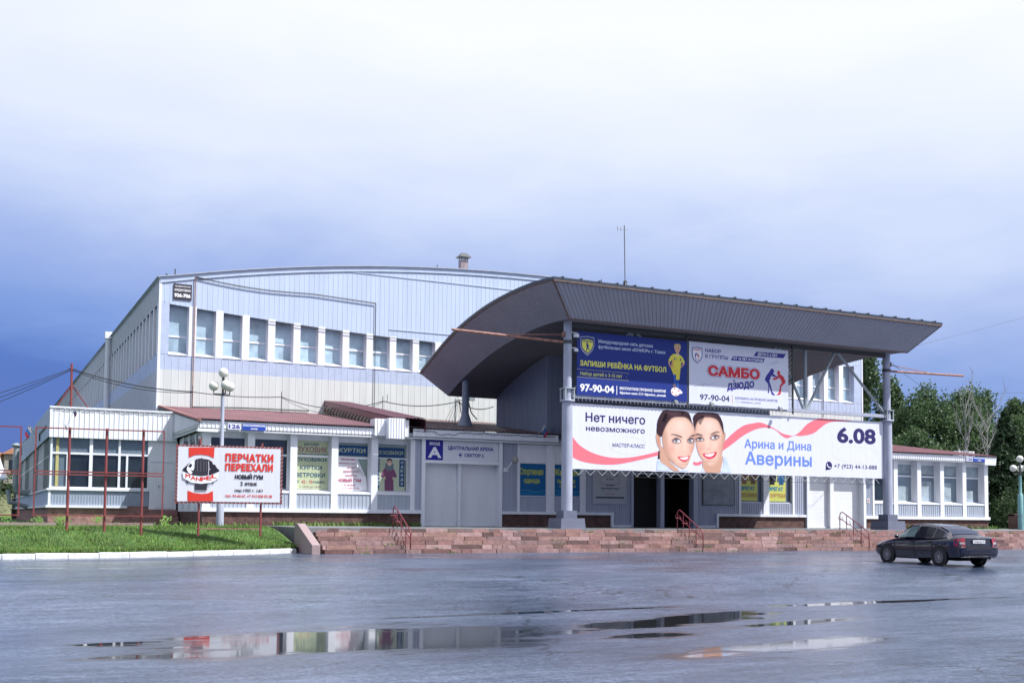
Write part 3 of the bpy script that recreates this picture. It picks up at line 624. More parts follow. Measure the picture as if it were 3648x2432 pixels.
# ------------------------------------------------------------------ pavilion
FY = 52.1; pav = thing('entrance_pavilion', 'long low pavilion with white columns and maroon tiled roof along the terrace', 'building', (35.5, 58, 1))
cols = [9.70 + 2.055 * i for i in range(5)] + [53.0 + 2.055 * i for i in range(5)]
for x in cols:
    b = MB(); b.box(x, x + .34, FY, FY + .55, 1.8, 5.42); b.build('column', white, pav)
b = MB(); b.box(20.0, 20.24, FY, FY + .55, 1.8, 5.42); b.build('column', white, pav)
def bay(x0, x1, g, top=5.2):
    b = MB(); b.ribbed(lambda t: (x0 + (x1 - x0) * t, FY + .06, 1.84), lambda t: (x0 + (x1 - x0) * t, FY + .06, 2.6), max(3, int((x1 - x0) / .19)), (0, -1, 0), .025); b.build('riser_panel', mat('grey_riser_panel', (.36, .40, .47), .45, var=.12, streak=(4, 4, .4)), pav)
    yb = FY + .45
    b = MB(); b.add([(x0, FY + .02, 2.58), (x1, FY + .02, 2.58), (x1, FY + .02, 2.68), (x0, FY + .02, 2.68), (x0, yb, 2.74), (x1, yb, 2.74)], [(0, 1, 2, 3), (3, 2, 5, 4)]); each(b, 'sill', white, pav)
    b = MB(); b.box(x0, x1, yb, yb + .12, top, 5.45); b.build('lintel', white, pav)
    b = MB(); b.box(x0, x0 + .05, yb, yb + .08, 2.74, top); b.box(x1 - .05, x1, yb, yb + .08, 2.74, top); b.box(x0 + .05, x1 - .05, yb - .003, yb + .08, 4.36, 4.46); b.box(x0 + .05, x1 - .05, yb, yb + .08, 2.735, 2.79); b.box(x0 + .05, x1 - .05, yb, yb + .08, top - .04, top)
    wf = b.build('window', white, pav)
    b = MB(); b.quad((x0 + .05, yb + .05, 2.75), (x1 - .05, yb + .05, 2.75), (x1 - .05, yb + .05, top), (x0 + .05, yb + .05, top)); b.build('pane', g, wf)
ends = cols[1:5] + [20.0]
for i, (a, c) in enumerate(zip(cols[:5], ends)): bay(a + .34, c, [darkglass, darkglass, shopglass, shopglass, shopglass][i])
for i, (a, c) in enumerate(zip(cols[5:9], cols[6:])): bay(a + .34, c, greyglass)
bay(51.32, 53.0, darkglass)
# half-drawn blinds behind the right-hand panes
b = MB()
for i, (a, h0, h1) in enumerate(zip(cols[5:9], (2.8, 2.8, 2.8, 2.8), (3.75, 4.1, 4.05, 3.55))):
    b.box(a + .42 + .1 * (i % 2), a + 1.75 - .25 * (i > 1), FY + .485, FY + .49, h0, h1); b.box(a + .4, a + 2.0, FY + .485, FY + .492, 4.62 - .05 * i, 5.15)
each(b, 'blind', mat('pale_blind', (.30, .36, .40), .2, var=.3), pav)
# ledge, plinth
b = MB(); b.box(9.66, 20.62, FY - .1, FY + .3, 1.66, 1.84); b.box(25.12, 32.0, FY - .1, FY + .3, 1.68, 1.83); b.box(39.0, 45.72, FY - .1, FY + .3, 1.68, 1.83); b.box(50.5, 61.62, FY - .1, FY + .3, 1.62, 1.82)
b.box(31.85, 32.0, FY - .1, FY + .2, TZ, 1.68); b.box(39.0, 39.15, FY - .1, FY + .2, TZ, 1.68); b.box(32.0, 33.17, FY - .06, FY + .2, TZ, 1.14); b.box(37.7, 39.0, FY - .06, FY + .2, TZ, 1.14)
each(b, 'ledge', white, pav)
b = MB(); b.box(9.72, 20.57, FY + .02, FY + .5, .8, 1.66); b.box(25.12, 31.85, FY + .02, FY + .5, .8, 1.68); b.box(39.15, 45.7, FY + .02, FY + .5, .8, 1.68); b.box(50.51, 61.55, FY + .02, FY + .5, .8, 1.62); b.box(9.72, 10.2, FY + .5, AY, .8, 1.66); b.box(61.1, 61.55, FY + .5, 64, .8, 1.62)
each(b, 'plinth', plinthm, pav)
# clad wall panels of the lobby front
b = MB()
def cw(x0, x1, z0, z1, y=FY + .03): b.ribbed(lambda t: (x0 + (x1 - x0) * t, y, z0), lambda t: (x0 + (x1 - x0) * t, y, z1), max(2, int((x1 - x0) / .13)), (0, -1, 0), .022)
cw(20.24, 20.57, 1.84, 5.42); cw(25.12, 26.05, 1.83, 5.42); cw(26.21, 30.24, 1.83, 2.6); cw(30.24, 31.9, 1.83, 5.42); cw(31.9, 33.17, 1.14, 5.42); cw(37.7, 39.0, 1.14, 5.42); cw(39.0, 40.67, 1.83, 5.42); cw(40.83, 44.71, 1.83, 2.5); cw(44.87, 45.75, 1.83, 5.42); cw(50.51, 51.17, 1.82, 5.42)
each(b, 'clad_wall', shadeclad, pav)
b = MB()
for a, c in ((26.05, 26.21), (27.8, 28.3), (29.9, 30.24), (40.67, 40.83), (42.5, 42.92), (44.71, 44.87), (51.17, 51.32)): b.box(a, c, FY - .02, FY + .3, 1.83, 5.42)
each(b, 'pilaster', white, pav)
b = MB(); b.box(26.21, 27.8, FY + .1, FY + .3, 2.6, 2.68); b.box(28.3, 29.9, FY + .1, FY + .3, 2.6, 2.68); b.box(26.21, 27.8, FY + .11, FY + .3, 4.4, 5.42); b.box(28.3, 29.9, FY + .11, FY + .3, 4.4, 5.42); b.box(26.21, 27.8, FY + .2, FY + .3, 2.68, 4.4); b.box(28.3, 29.9, FY + .2, FY + .3, 2.68, 4.4)
b.box(40.83, 42.5, FY + .1, FY + .3, 2.48, 2.56); b.box(42.92, 44.71, FY + .1, FY + .3, 2.48, 2.56); b.box(40.83, 44.71, FY + .12, FY + .3, 5.0, 5.42)
each(b, 'panel_trim', white, pav)
b = MB(); b.quad((40.83, FY + .2, 2.56), (44.71, FY + .2, 2.56), (44.71, FY + .2, 5.0), (40.83, FY + .2, 5.0)); b.build('pane', greyglass, pav)
# shuttered double entrances and the open doorway
def shutter_gate(x0, x1, xm0, xm1, rev):
    b = MB(); b.box(x0, x0 + .19, FY - .12, FY + .4, TZ, 5.44); b.box(x1 - .19, x1, FY - .12, FY + .4, TZ, 5.44); b.box(x0 + .19, x1 - .19, FY - .1, FY + .4, 4.25, 4.4); b.box(xm0, xm1, FY + .1, FY + .4, TZ, 4.25); b.box(x0 + .19, x1 - .19, FY + .02, FY + .4, 4.4, 5.44); b.build('door_frame', white, pav)
    for a, c in ((x0 + .19, xm0), (xm1, x1 - .19)):
        b = MB(); b.ribbed(lambda t: (c, FY + .36, TZ + .02 + 3.25 * t), lambda t: (a, FY + .36, TZ + .02 + 3.25 * t), 40, (0, -1, 0), .012, prof=[(0, 0), (.12, 1), (.88, 1)]); sh = b.build('roller_shutter', shutterm, pav)
        b = MB(); b.box(a + .02, c - .02, FY + .31, FY + .34, TZ + .01, TZ + .11); b.build('bottom_bar', white, sh)
shutter_gate(20.57, 25.12, 22.69, 22.84, 0)
shutter_gate(45.75, 50.51, 47.78, 48.06, 0)
b = MB(); b.box(33.17, 33.32, FY - .06, FY + .4, TZ, 5.42); b.box(37.4, 37.7, FY - .06, FY + .4, TZ, 5.42); b.box(35.15, 35.4, FY - .02, FY + .4, TZ, 4.0); b.box(33.32, 37.4, FY - .03, FY + .4, 4.0, 4.1); dfm = b.build('door_frame', shadeclad, pav)
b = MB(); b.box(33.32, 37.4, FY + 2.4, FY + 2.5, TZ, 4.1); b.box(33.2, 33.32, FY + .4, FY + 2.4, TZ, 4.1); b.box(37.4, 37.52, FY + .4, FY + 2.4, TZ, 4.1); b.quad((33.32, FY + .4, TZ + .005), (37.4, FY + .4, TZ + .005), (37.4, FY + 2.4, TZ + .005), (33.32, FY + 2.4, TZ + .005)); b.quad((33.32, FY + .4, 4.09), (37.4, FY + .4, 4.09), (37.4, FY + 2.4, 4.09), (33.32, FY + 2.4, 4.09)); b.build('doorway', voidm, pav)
b = MB(); b.quad((33.32, FY + .2, 4.1), (37.4, FY + .2, 4.1), (37.4, FY + .2, 5.42), (33.32, FY + .2, 5.42)); b.build('transom_pane', darkglass, pav)
# side walls of the pavilion
b = MB(); b.ribbed(lambda t: (9.72, AY - (AY - FY - .55) * t, 1.66), lambda t: (9.72, AY - (AY - FY - .55) * t, 5.42), 40, (-1, 0, 0), .02); b.quad((61.6, FY + .55, 1.6), (61.6, HY, 1.6), (61.6, HY, 7.4), (61.6, FY + .55, 5.6)); each(b, 'side_wall', whiteclad, pav)
b = MB()
for k in range(3): b.box(9.60, 9.70, FY + 1.5 + 1.7 * k, FY + 1.7 + 1.7 * k, 1.8, 5.4)
each(b, 'side_fin', white, pav)
b = MB()
for k in range(3): b.quad((9.66, FY + .5 + 1.7 * k, 2.7), (9.66, FY + 1.5 + 1.7 * k, 2.7), (9.66, FY + 1.5 + 1.7 * k, 5.2), (9.66, FY + .5 + 1.7 * k, 5.2))
each(b, 'side_pane', darkglass, pav)
# eaves: fascia strips, soffit
EY = 51.8
b = MB(); b.ribbed(lambda t: (9.45 + 8.65 * t, EY, 5.54), lambda t: (9.45 + 8.65 * t, EY, 5.88), 46, (0, -1, 0), .03); b.ribbed(lambda t: (52.5 + 9.5 * t, EY, 5.48), lambda t: (52.5 + 9.5 * t, EY, 5.84), 50, (0, -1, 0), .03); b.ribbed(lambda t: (20. + 8.35 * t, EY, 5.57), lambda t: (20. + 8.35 * t, EY, 5.94), 46, (0, -1, 0), .03); b.ribbed(lambda t: (43.0 + 8. * t, EY, 5.53), lambda t: (43.0 + 8. * t, EY, 5.9), 46, (0, -1, 0), .03)
b.box(9.36, 10.3, EY - .02, EY + .3, 5.36, 5.5); b.box(60.9, 61.95, EY - .03, EY + .3, 5.3, 5.84)
each(b, 'fascia', whiteclad, pav)
b = MB(); b.ribbed(lambda t: (9.42, AY - (AY - EY) * t, 5.42), lambda t: (9.42, AY - (AY - EY) * t, 5.8 + (AY - EY) * (1 - t) * .134), 26, (-1, 0, 0), .03); b.build('gable_wall', whiteclad, pav)
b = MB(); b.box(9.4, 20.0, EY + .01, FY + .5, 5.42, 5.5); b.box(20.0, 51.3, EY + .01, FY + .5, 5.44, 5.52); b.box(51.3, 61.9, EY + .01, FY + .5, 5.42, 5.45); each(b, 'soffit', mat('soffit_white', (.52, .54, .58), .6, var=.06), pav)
# pantile roofs: waves across, steps down the slope
def tiles(x0, x1, y0, y1, z0, z1, wx=.11, nm='roof', m=rooft, row=.36):
    nx = int((x1 - x0) / (wx / 2)); ny = int((y1 - y0) / row); vs = []; rows = []
    for j in range(ny):
        rows += [(j / ny, 0.), ((j + .96) / ny, .045)]
    rows = [(f, d) for f, d in rows] + [(1., 0.)]
    for f, d in rows:
        y = y0 + (y1 - y0) * f; z = z0 + (z1 - z0) * f
        for i in range(nx + 1): vs.append((x0 + (x1 - x0) * i / nx, y, z - d * 1. + .03 * (1 if i % 2 else -1) * .7))
    w = nx + 1
    fs = [(j * w + i, j * w + i + 1, (j + 1) * w + i + 1, (j + 1) * w + i) for j in range(len(rows) - 1) for i in range(nx)]
    return MB().add(vs, fs).build(nm, m, pav)
RZ0, RZ1 = 5.95, 7.60
tiles(9.32, 19.0, EY - .12, HY, RZ0, RZ1)
tiles(19.6, 30.0, EY - .1, HY, RZ0 + .05, RZ1 + .02, .2, m=roofold)
tiles(41.0, 51.4, EY - .1, HY, RZ0 + .05, RZ1 + .02, .2, m=roofold)
tiles(51.5, 62.0, EY - .12, HY, RZ0 - .04, RZ1)
b = MB(); b.box(9.36, 61.9, EY + .05, HY, 5.53, 5.72); b.build('roof_deck', steelm, pav)
b = MB(); b.add([(9.36, EY - .1, 5.84), (9.36, HY, 7.54), (9.36, HY, 7.64), (9.36, EY - .1, 5.94), (9.5, EY - .1, 5.84), (9.5, HY, 7.54), (9.5, HY, 7.64), (9.5, EY - .1, 5.94)], [(0, 1, 2, 3), (7, 6, 5, 4), (3, 2, 6, 7), (0, 3, 7, 4)]); b.build('roof_edge', mat('terracotta_edge', (.34, .15, .12), .6, var=.2), pav)
# raised roof strips with arched tile ends, white boxes under them
for X0, X1, bx in ((18.95, 20.6, 1), (50.3, 52.0, -1)):
    zf, zr = 6.38, 8.35
    b = MB(); b.ribbed(lambda t: (X0 + (X1 - X0) * t, EY - .35, zf + .04), lambda t: (X0 + (X1 - X0) * t, HY, zr + .04), 9, (0, 0, 1), .05, prof=[(0, 0), (.25, 1), (.5, .6), (.75, .1)]); b.build('roof', rooft, pav)
    b = MB(); b.add([(X0, EY - .2, zf - .28), (X0, HY, zr - .28), (X0, HY, zr + .02), (X0, EY - .2, zf + .02)], [(0, 1, 2, 3)]); b.add([(X1, EY - .2, zf - .6), (X1, HY, zr - .6), (X1, HY, zr + .02), (X1, EY - .2, zf + .02)], [(0, 1, 2, 3)]); b.build('roof_verge', mat('maroon_flashing', (.14, .045, .06), .4, var=.2), pav)
    b = MB()
    for k in range(22):
        y = EY + .3 + k * .57; zz = zf + (y - EY) / (HY - EY) * (zr - zf)
        b.tube([(X0 - .02, y, zz - .28), (X0 - .1, y + .1, zz - .42), (X0 - .1, y + .16, zz - .58), (X0 - .02, y + .1, zz - .74)], .05, 5)
    each(b, 'tile_end', mat('beige_tile_end', (.36, .30, .24), .7, var=.3), pav)
    b = MB(); b.quad((X0 + .06, EY, zf - .8), (X0 + .06, HY, zr - .9), (X0 + .06, HY, zr - .2), (X0 + .06, EY, zf - .2)); b.build('verge_backing', darksteel, pav)
    b = MB()
    xa, xb, xc, xd = (17.92, 18.5, 19.35, 19.72) if bx == 1 else (50.9, 51.2, 51.9, 52.45)
    b.ribbed(lambda t: (xa + (xd - xa) * t, EY - .12, 5.5), lambda t: (xa + (xd - xa) * t, EY - .12, 6.36), 10, (0, -1, 0), .03)
    b.ribbed(lambda t: (xb + (xc - xb) * t, EY - .55, 5.36), lambda t: (xb + (xc - xb) * t, EY - .55, 6.38), 6, (0, -1, 0), .03)
    b.quad((xb, EY - .55, 5.36), (xb, EY - .12, 5.36), (xb, EY - .12, 6.38), (xb, EY - .55, 6.38)); b.quad((xc, EY - .55, 5.36), (xc, EY - .12, 5.36), (xc, EY - .12, 6.38), (xc, EY - .55, 6.38)); b.quad((xb, EY - .55, 5.36), (xc, EY - .55, 5.36), (xc, EY - .1, 5.36), (xb, EY - .1, 5.36)); b.quad((xa, EY - .12, 5.5), (xa, EY + .6, 5.5), (xa, EY + .6, 6.36), (xa, EY - .12, 6.36)); b.quad((xd, EY - .12, 5.5), (xd, EY + .6, 5.5), (xd, EY + .6, 6.36), (xd, EY - .12, 6.36))
    b.build('fascia_box', whiteclad, pav)

# ------------------------------------------------------------------ canopy
IN = [(44.4, 10.80), (45.4, 10.87), (48.2, 10.84), (51.5, 10.50), (54.1, 10.02), (56.3, 9.45), (57.7, 9.0), (58.8, 8.55)]
OUT = [(43.35, 12.27), (45.4, 12.40), (47.8, 12.38), (50.2, 12.23), (52.3, 11.95), (54.3, 11.56), (56.3, 11.0), (59.6, 9.85)]
def curve(P):
    Q = smooth_open(P, 10); Q = np.array(Q); d = np.r_[0, np.cumsum(np.hypot(*np.diff(Q, axis=0).T))]; d /= d[-1]
    return lambda t: (float(np.interp(t, d, Q[:, 0])), float(np.interp(t, d, Q[:, 1])))
ci, co = curve(IN), curve(OUT)
XI0, XI1, XO0, XO1 = 24.85, 46.25, 23.42, 47.75
# tower (upper storey of the lobby) fills up to the soffit
def soff(y): 
    q = np.array([ci(t) for t in np.linspace(0, 1, 60)]); return float(np.interp(y, q[:, 0], q[:, 1]))
tw = shadeclad
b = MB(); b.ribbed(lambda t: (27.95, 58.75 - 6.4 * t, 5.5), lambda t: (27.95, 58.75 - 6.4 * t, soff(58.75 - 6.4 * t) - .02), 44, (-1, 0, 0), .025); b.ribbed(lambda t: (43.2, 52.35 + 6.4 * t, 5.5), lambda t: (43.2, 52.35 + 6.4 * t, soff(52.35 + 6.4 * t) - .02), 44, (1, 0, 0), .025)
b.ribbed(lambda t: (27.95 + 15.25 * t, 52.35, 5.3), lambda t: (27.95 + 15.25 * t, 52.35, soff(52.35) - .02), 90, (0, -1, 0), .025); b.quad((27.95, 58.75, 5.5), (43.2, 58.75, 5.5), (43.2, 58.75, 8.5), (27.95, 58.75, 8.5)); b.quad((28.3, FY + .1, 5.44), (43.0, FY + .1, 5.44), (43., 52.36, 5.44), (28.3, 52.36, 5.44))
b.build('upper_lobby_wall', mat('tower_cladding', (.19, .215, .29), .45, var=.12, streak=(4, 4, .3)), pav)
can = thing('entrance_canopy', 'huge curved grey canopy on two round posts over the main doors', 'canopy', (35.5, 45.4, 1))
b = MB(); n = 40; vs = []
for i in range(n + 1):
    y, z = co(i / n); vs += [(XO0 - .04, y - (.05 if i == 0 else 0), z + .03), (XO1 + .04, y - (.05 if i == 0 else 0), z + .03), (XO0 - .04, y - (.05 if i == 0 else 0), z + .16), (XO1 + .04, y - (.05 if i == 0 else 0), z + .16)]
fs = []
for i in range(n):
    a = 4 * i; fs += [(a + 2, a + 3, a + 7, a + 6), (a, a + 2, a + 6, a + 4), (a + 1, a + 5, a + 7, a + 3), (a, a + 4, a + 5, a + 1)]
fs += [(0, 1, 3, 2), (4 * n, 4 * n + 2, 4 * n + 3, 4 * n + 1)]
b.add(vs, fs); b.build('roof', mat('dark_roof_sheet', (.035, .045, .065), .4, var=.15), can)
b = MB()
for k in range(25): x = XO0 + (XO1 - XO0) * (k + .5) / 25; b.tube([(x, 43.27, 12.46), (x, 45.4, 12.58), (x, 48, 12.56), (x, 51, 12.3)], .035, 5)
each(b, 'roof_seam', darksteel, can)
b = MB(); b.ribbed(lambda t: (XI0 + (XI1 - XI0) * t, ci(0)[0], ci(0)[1]), lambda t: (XO0 + (XO1 - XO0) * t, co(0)[0], co(0)[1]), 100, (0, -.8, -.6), .025, prof=[(0, 0), (.72, 0), (.8, 1), (.92, 1)]); b.build('front_slope_panel', darkclad, can)
b = MB(); b.ribbed(lambda t: (XI0, *ci(t)), lambda t: (XO0, *co(t)), 80, (-.7, 0, -.7), .02, prof=[(0, 0), (.72, 0), (.8, 1), (.92, 1)]); b.build('side_slope_panel', darkclad, can)
b = MB(); b.ribbed(lambda t: (XI1, *ci(t)), lambda t: (XO1, *co(t)), 80, (.7, 0, -.7), .02, prof=[(0, 0), (.72, 0), (.8, 1), (.92, 1)]); b.build('side_slope_panel', darkclad, can)
b = MB(); b.quad((XI0, *ci(1)), (XI1, *ci(1)), (XO1, *co(1)), (XO0, *co(1))); b.build('rear_slope_panel', darkclad, can)
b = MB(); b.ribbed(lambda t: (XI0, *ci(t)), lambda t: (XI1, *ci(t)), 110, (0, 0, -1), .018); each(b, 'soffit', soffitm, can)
def stub(p, q, r, m, nm, n=6): return MB().tube([p, q], r, n).build(nm, m, can)
b = MB(); b.tube([(XO0, 43.33, 12.25), (XO1, 43.33, 12.25)], .05, 6); b.tube([(XI0, 44.38, 10.79), (XI1, 44.38, 10.79)], .03, 6); b.tube([(XI0, 44.4, 10.8), (XO0, 43.35, 12.27)], .045, 6); b.tube([(XI1, 44.4, 10.8), (XO1, 43.35, 12.27)], .045, 6)
b.tube([(XO0, *co(t)) for t in np.linspace(0, 1, 20)], .04, 6); b.build('edge_trim', mat('rusty_brown_trim', (.13, .085, .07), .6, var=.4, vs=5), can)
PX = (25.33, 45.72); PY = 45.4
for px in PX:
    b = MB(); b.add([(px - .66, PY - .66, TZ), (px + .66, PY - .66, TZ), (px + .66, PY + .66, TZ), (px - .66, PY + .66, TZ), (px - .62, PY - .62, 1.5), (px + .62, PY - .62, 1.5), (px + .62, PY + .62, 1.5), (px - .62, PY + .62, 1.5)], [(0, 1, 5, 4), (1, 2, 6, 5), (2, 3, 7, 6), (3, 0, 4, 7), (4, 5, 6, 7)])
    b.box(px - .36, px + .36, PY - .36, PY + .36, 1.5, 1.86); b.build('pedestal', pedm, can)
    b = MB(); b.lathe([(.265, 1.86), (.265, 4.3), (.255, 7.02)], (px, PY, 0), 24); b.lathe([(.0, 7.02), (.36, 7.02), (.36, 7.10), (0, 7.10)], (px, PY, 0), 20)
    b.lathe([(.20, 7.1), (.20, 10.85)], (px, PY, 0), 20); ps = b.build('post', postm, can, smooth=False)
    for p in ps.data.polygons: p.use_smooth = len(p.vertices) == 4 and abs(p.normal.z) < .5
    b = MB()
    for dx in (-.26, .2):
        for dy in (-.26, .2): b.box(px + dx, px + dx + .06, PY + dy, PY + dy + .06, 7.1, 7.62)
    b.box(px - .28, px + .28, PY - .28, PY + .28, 7.62, 7.67); b.build('post_cage', steelm, can)
for px in (25.16, 45.9):
    b = MB(); b.lathe([(.2, 6.5), (.2, 9.6)], (px, 57, 0), 18); b.lathe([(.48, 6.62), (.42, 6.72), (.2, 7.4)], (px, 57, 0), 18); b.build('rear_post', mat('blue_grey_post', (.16, .19, .26), .45), can, smooth=True)
b = MB(); b.box(PX[0] + .2, PX[1] - .2, PY - .15, PY + .08, 7.22, 7.40); b.build('lower_beam', postm, can)
b = MB(); b.box(PX[0] - .1, PX[1] + .1, PY - .1, PY + .1, 10.58, 10.78); b.build('upper_beam', darksteel, can)
for x in (28.9, 39.87): b = MB(); b.tube([(x, PY, 7.4), (x, PY, 10.6)], .1, 8); b.build('truss_post', steelm, can)
for (xa, za, xb, zb) in ((25.5, 7.45, 28.8, 10.6), (29.2, 10.6, 33.9, 7.4), (34.1, 7.4, 37.9, 10.6), (39.75, 7.4, 38.1, 10.6), (39.98, 7.42, 41.95, 10.62), (42.15, 10.62, 45.55, 7.45)):
    b = MB(); b.tube([(xa, PY, za), (xb, PY, zb)], .075, 8); b.build('truss_brace', steelm, can)
b = MB()
for x in (32.13, 38.9): b.box(x - .04, x + .04, PY - .17, PY - .1, 7.1, 10.72)
each(b, 'mounting_bar', darksteel, can)
for s_, px in ((-1, PX[0]), (1, PX[1])):
    b = MB(); b.tube([(px + s_ * .15, PY, 9.86), (px + s_ * 6.0, PY, 9.98)], .062, 8); arm = b.build('boom', rustm, can)
    b = MB(); b.tube([(px + s_ * .2, PY, 10.22), (px + s_ * 3.2, PY, 9.98)], .022, 6); b.lathe([(.0, -.03), (.14, -.03), (.14, .03), (0, .03)], (px + s_ * .24, PY, 10.22), 12, 'x'); b.build('stay', rustm, arm)
    b = MB(); b.tube([(px, PY, 9.8), (px, PY, 9.95)], .25, 14); b.build('collar', darksteel, can)
# ------------------------------------------------------------------ banners on the canopy truss
NAVY = (.012, .03, .20); YEL = (.72, .70, .12); WHT = (.76, .77, .80); INK = (.03, .022, .11); PINK = (.72, .16, .20); RED = (.55, .03, .05); PBLUE = (.13, .22, .62)
BN = []
def banner(name, label, x0, x1, z0, z1, y, rgb, wires=True, group=None):
    t = thing(name, label, 'banner', (x0, y, z0), 0, group); BN.append(t); w, h_ = x1 - x0, z1 - z0
    b = MB(); n = 60
    for i in range(n):   # cloth with a scalloped hem
        a0, a1 = w * i / n, w * (i + 1) / n
        sg = lambda a: -.018 * (1 - abs(math.sin(a * 3.3)))
        b.add([(a0, 0, sg(a0)), (a1, 0, sg(a1)), (a1, 0, h_ - .01 - sg(a1) * .5), (a0, 0, h_ - .01 - sg(a0) * .5), (a0, .012, sg(a0)), (a1, .012, sg(a1)), (a1, .012, h_ - .01), (a0, .012, h_ - .01)], [(0, 1, 2, 3), (7, 6, 5, 4), (0, 4, 5, 1), (3, 2, 6, 7)])
    b.build('sheet', pmat(rgb), t, local=True)
    return t, Print(w, h_)
# football school
t, p = banner('banner', 'dark blue football school banner with yellow lettering and a boy, hung on the canopy truss', 25.72, 32.08, 7.36, 10.42, 45.2, NAVY)
p.poly([(.031, .914), (.09, .93), (.149, .915), (.15, .788), (.13, .70), (.09, .626), (.05, .69), (.032, .753)], WHT, 1); p.poly([(.034, .908), (.09, .922), (.146, .908), (.147, .79), (.127, .704), (.09, .637), (.053, .697), (.035, .757)], NAVY, 2)
p.poly([(.042, .87), (.09, .885), (.138, .87), (.138, .79), (.12, .716), (.09, .66), (.06, .71), (.043, .765)], YEL, 3); p.rect(.046, .134, .838, .868, NAVY, 4); p.text('ЮНИОР', .05, .13, .843, .864, YEL, 5, .02)
p.poly([(.083, .83), (.091, .83), (.094, .81), (.10, .79), (.108, .762), (.104, .76), (.098, .78), (.097, .76), (.103, .73), (.112, .72), (.111, .712), (.098, .72), (.09, .742), (.085, .70), (.078, .68), (.075, .686), (.081, .72), (.083, .76), (.08, .79)], NAVY, 4); p.poly([(.09, .69), (.096, .69), (.096, .68), (.09, .68)], NAVY, 4)
p.text('Международная сеть детских', .187, .679, .844, .896, (.5, .56, .72), off=.012); p.text('футбольных школ «ЮНИОР» г. Томск', .187, .795, .759, .808, (.5, .56, .72), off=.012)
p.text('ЗАПИШИ РЕБЁНКА НА ФУТБОЛ', .029, .80, .464, .542, YEL, off=.028); p.text('Набор детей с 3-15 лет', .03, .399, .315, .368, (.55, .55, .2), off=.015)
p.ring([(0, .404), (.457, .397), (.433, .34), (.458, .279), (0, .281)], .016, (.42, .42, .25), closed=False, sm=False)
p.text('97-90-04', .031, .324, .066, .179, WHT, off=.022); p.rect(.348, .354, .041, .183, WHT); p.text('БЕСПЛАТНОЕ ПРОБНОЕ ЗАНЯТИЕ', .378, .798, .131, .17, WHT, off=.025); p.text('fsjunior.com', .378, .536, .063, .1, WHT, off=.025); p.text('fsjunior_tomsk', .603, .799, .063, .1, WHT, off=.025)
for q in (.548, .572): p.ring([(q, .062), (q + .02, .062), (q + .02, .1), (q, .1)], .012, WHT, sm=False); p.poly([(q + .006, .07), (q + .015, .075), (q + .014, .092), (q + .005, .085)], WHT)
p.build('lettering', t)
p2 = Print(6.36, 3.06); SK = (.62, .36, .24); SK2 = (.5, .26, .17)
p2.poly([(.893, .80), (.921, .80), (.922, .76), (.891, .76)], SK2, 1); p2.poly([(.878, .90), (.89, .925), (.92, .928), (.934, .90), (.932, .85), (.918, .795), (.903, .79), (.885, .83)], SK, 2, True); p2.poly([(.876, .89), (.88, .93), (.905, .945), (.932, .935), (.938, .89), (.934, .86), (.925, .905), (.89, .9), (.88, .86)], (.55, .42, .2), 3, True)
p2.poly([(.892, .87), (.9, .87), (.9, .86), (.892, .86)], (.1, .05, .04), 4); p2.poly([(.913, .87), (.921, .87), (.921, .86), (.913, .86)], (.1, .05, .04), 4); p2.poly([(.897, .82), (.915, .82), (.906, .813)], (.5, .1, .1), 4)
p2.poly([(.822, .655), (.842, .73), (.868, .772), (.926, .772), (.955, .73), (.978, .652), (.955, .635), (.945, .66), (.936, .53), (.845, .55), (.856, .67), (.838, .64)], (.70, .62, .08), 2); p2.poly([(.845, .55), (.856, .67), (.868, .69), (.872, .55)], (.62, .36, .1), 3); p2.poly([(.885, .772), (.906, .745), (.926, .772), (.918, .772), (.906, .757), (.894, .772)], WHT, 3); p2.text('21', .872, .895, .675, .71, NAVY, 3, .03); p2.poly([(.93, .70), (.943, .70), (.943, .68), (.936, .665), (.93, .68)], NAVY, 3)
p2.poly([(.822, .65), (.838, .636), (.834, .60), (.85, .555), (.838, .55), (.823, .60)], SK, 2); p2.poly([(.957, .634), (.977, .65), (.974, .62), (.945, .555), (.935, .56), (.955, .60)], SK, 2)
p2.poly([(.842, .55), (.935, .53), (.926, .355), (.893, .352), (.888, .44), (.866, .446)], (.68, .58, .07), 3); p2.poly([(.866, .446), (.893, .444), (.893, .41), (.868, .415)], SK, 2); p2.poly([(.866, .43), (.894, .435), (.891, .28), (.874, .28)], (.02, .09, .42), 3); p2.poly([(.896, .352), (.921, .352), (.916, .23), (.905, .23)], (.02, .09, .42), 2); p2.poly([(.866, .28), (.893, .285), (.89, .235), (.862, .24)], (.12, .09, .09), 3)
p2.poly([(.889 + .043 * math.cos(a), .157 + .072 * math.sin(a)) for a in np.linspace(0, 2 * PI, 24, endpoint=False)], (.8, .74, .74), 2); p2.poly([(.93, .2), (.955, .155), (.95, .13), (.925, .125)], WHT, 3)
for a in (.3, 1.8, 3.4, 4.9): p2.poly([(.889 + .02 * math.cos(a), .157 + .034 * math.sin(a)), (.889 + .04 * math.cos(a - .25), .157 + .068 * math.sin(a - .25)), (.889 + .036 * math.cos(a + .3), .157 + .06 * math.sin(a + .3))], (.6, .1, .12), 3)
p2.build('portrait', t)
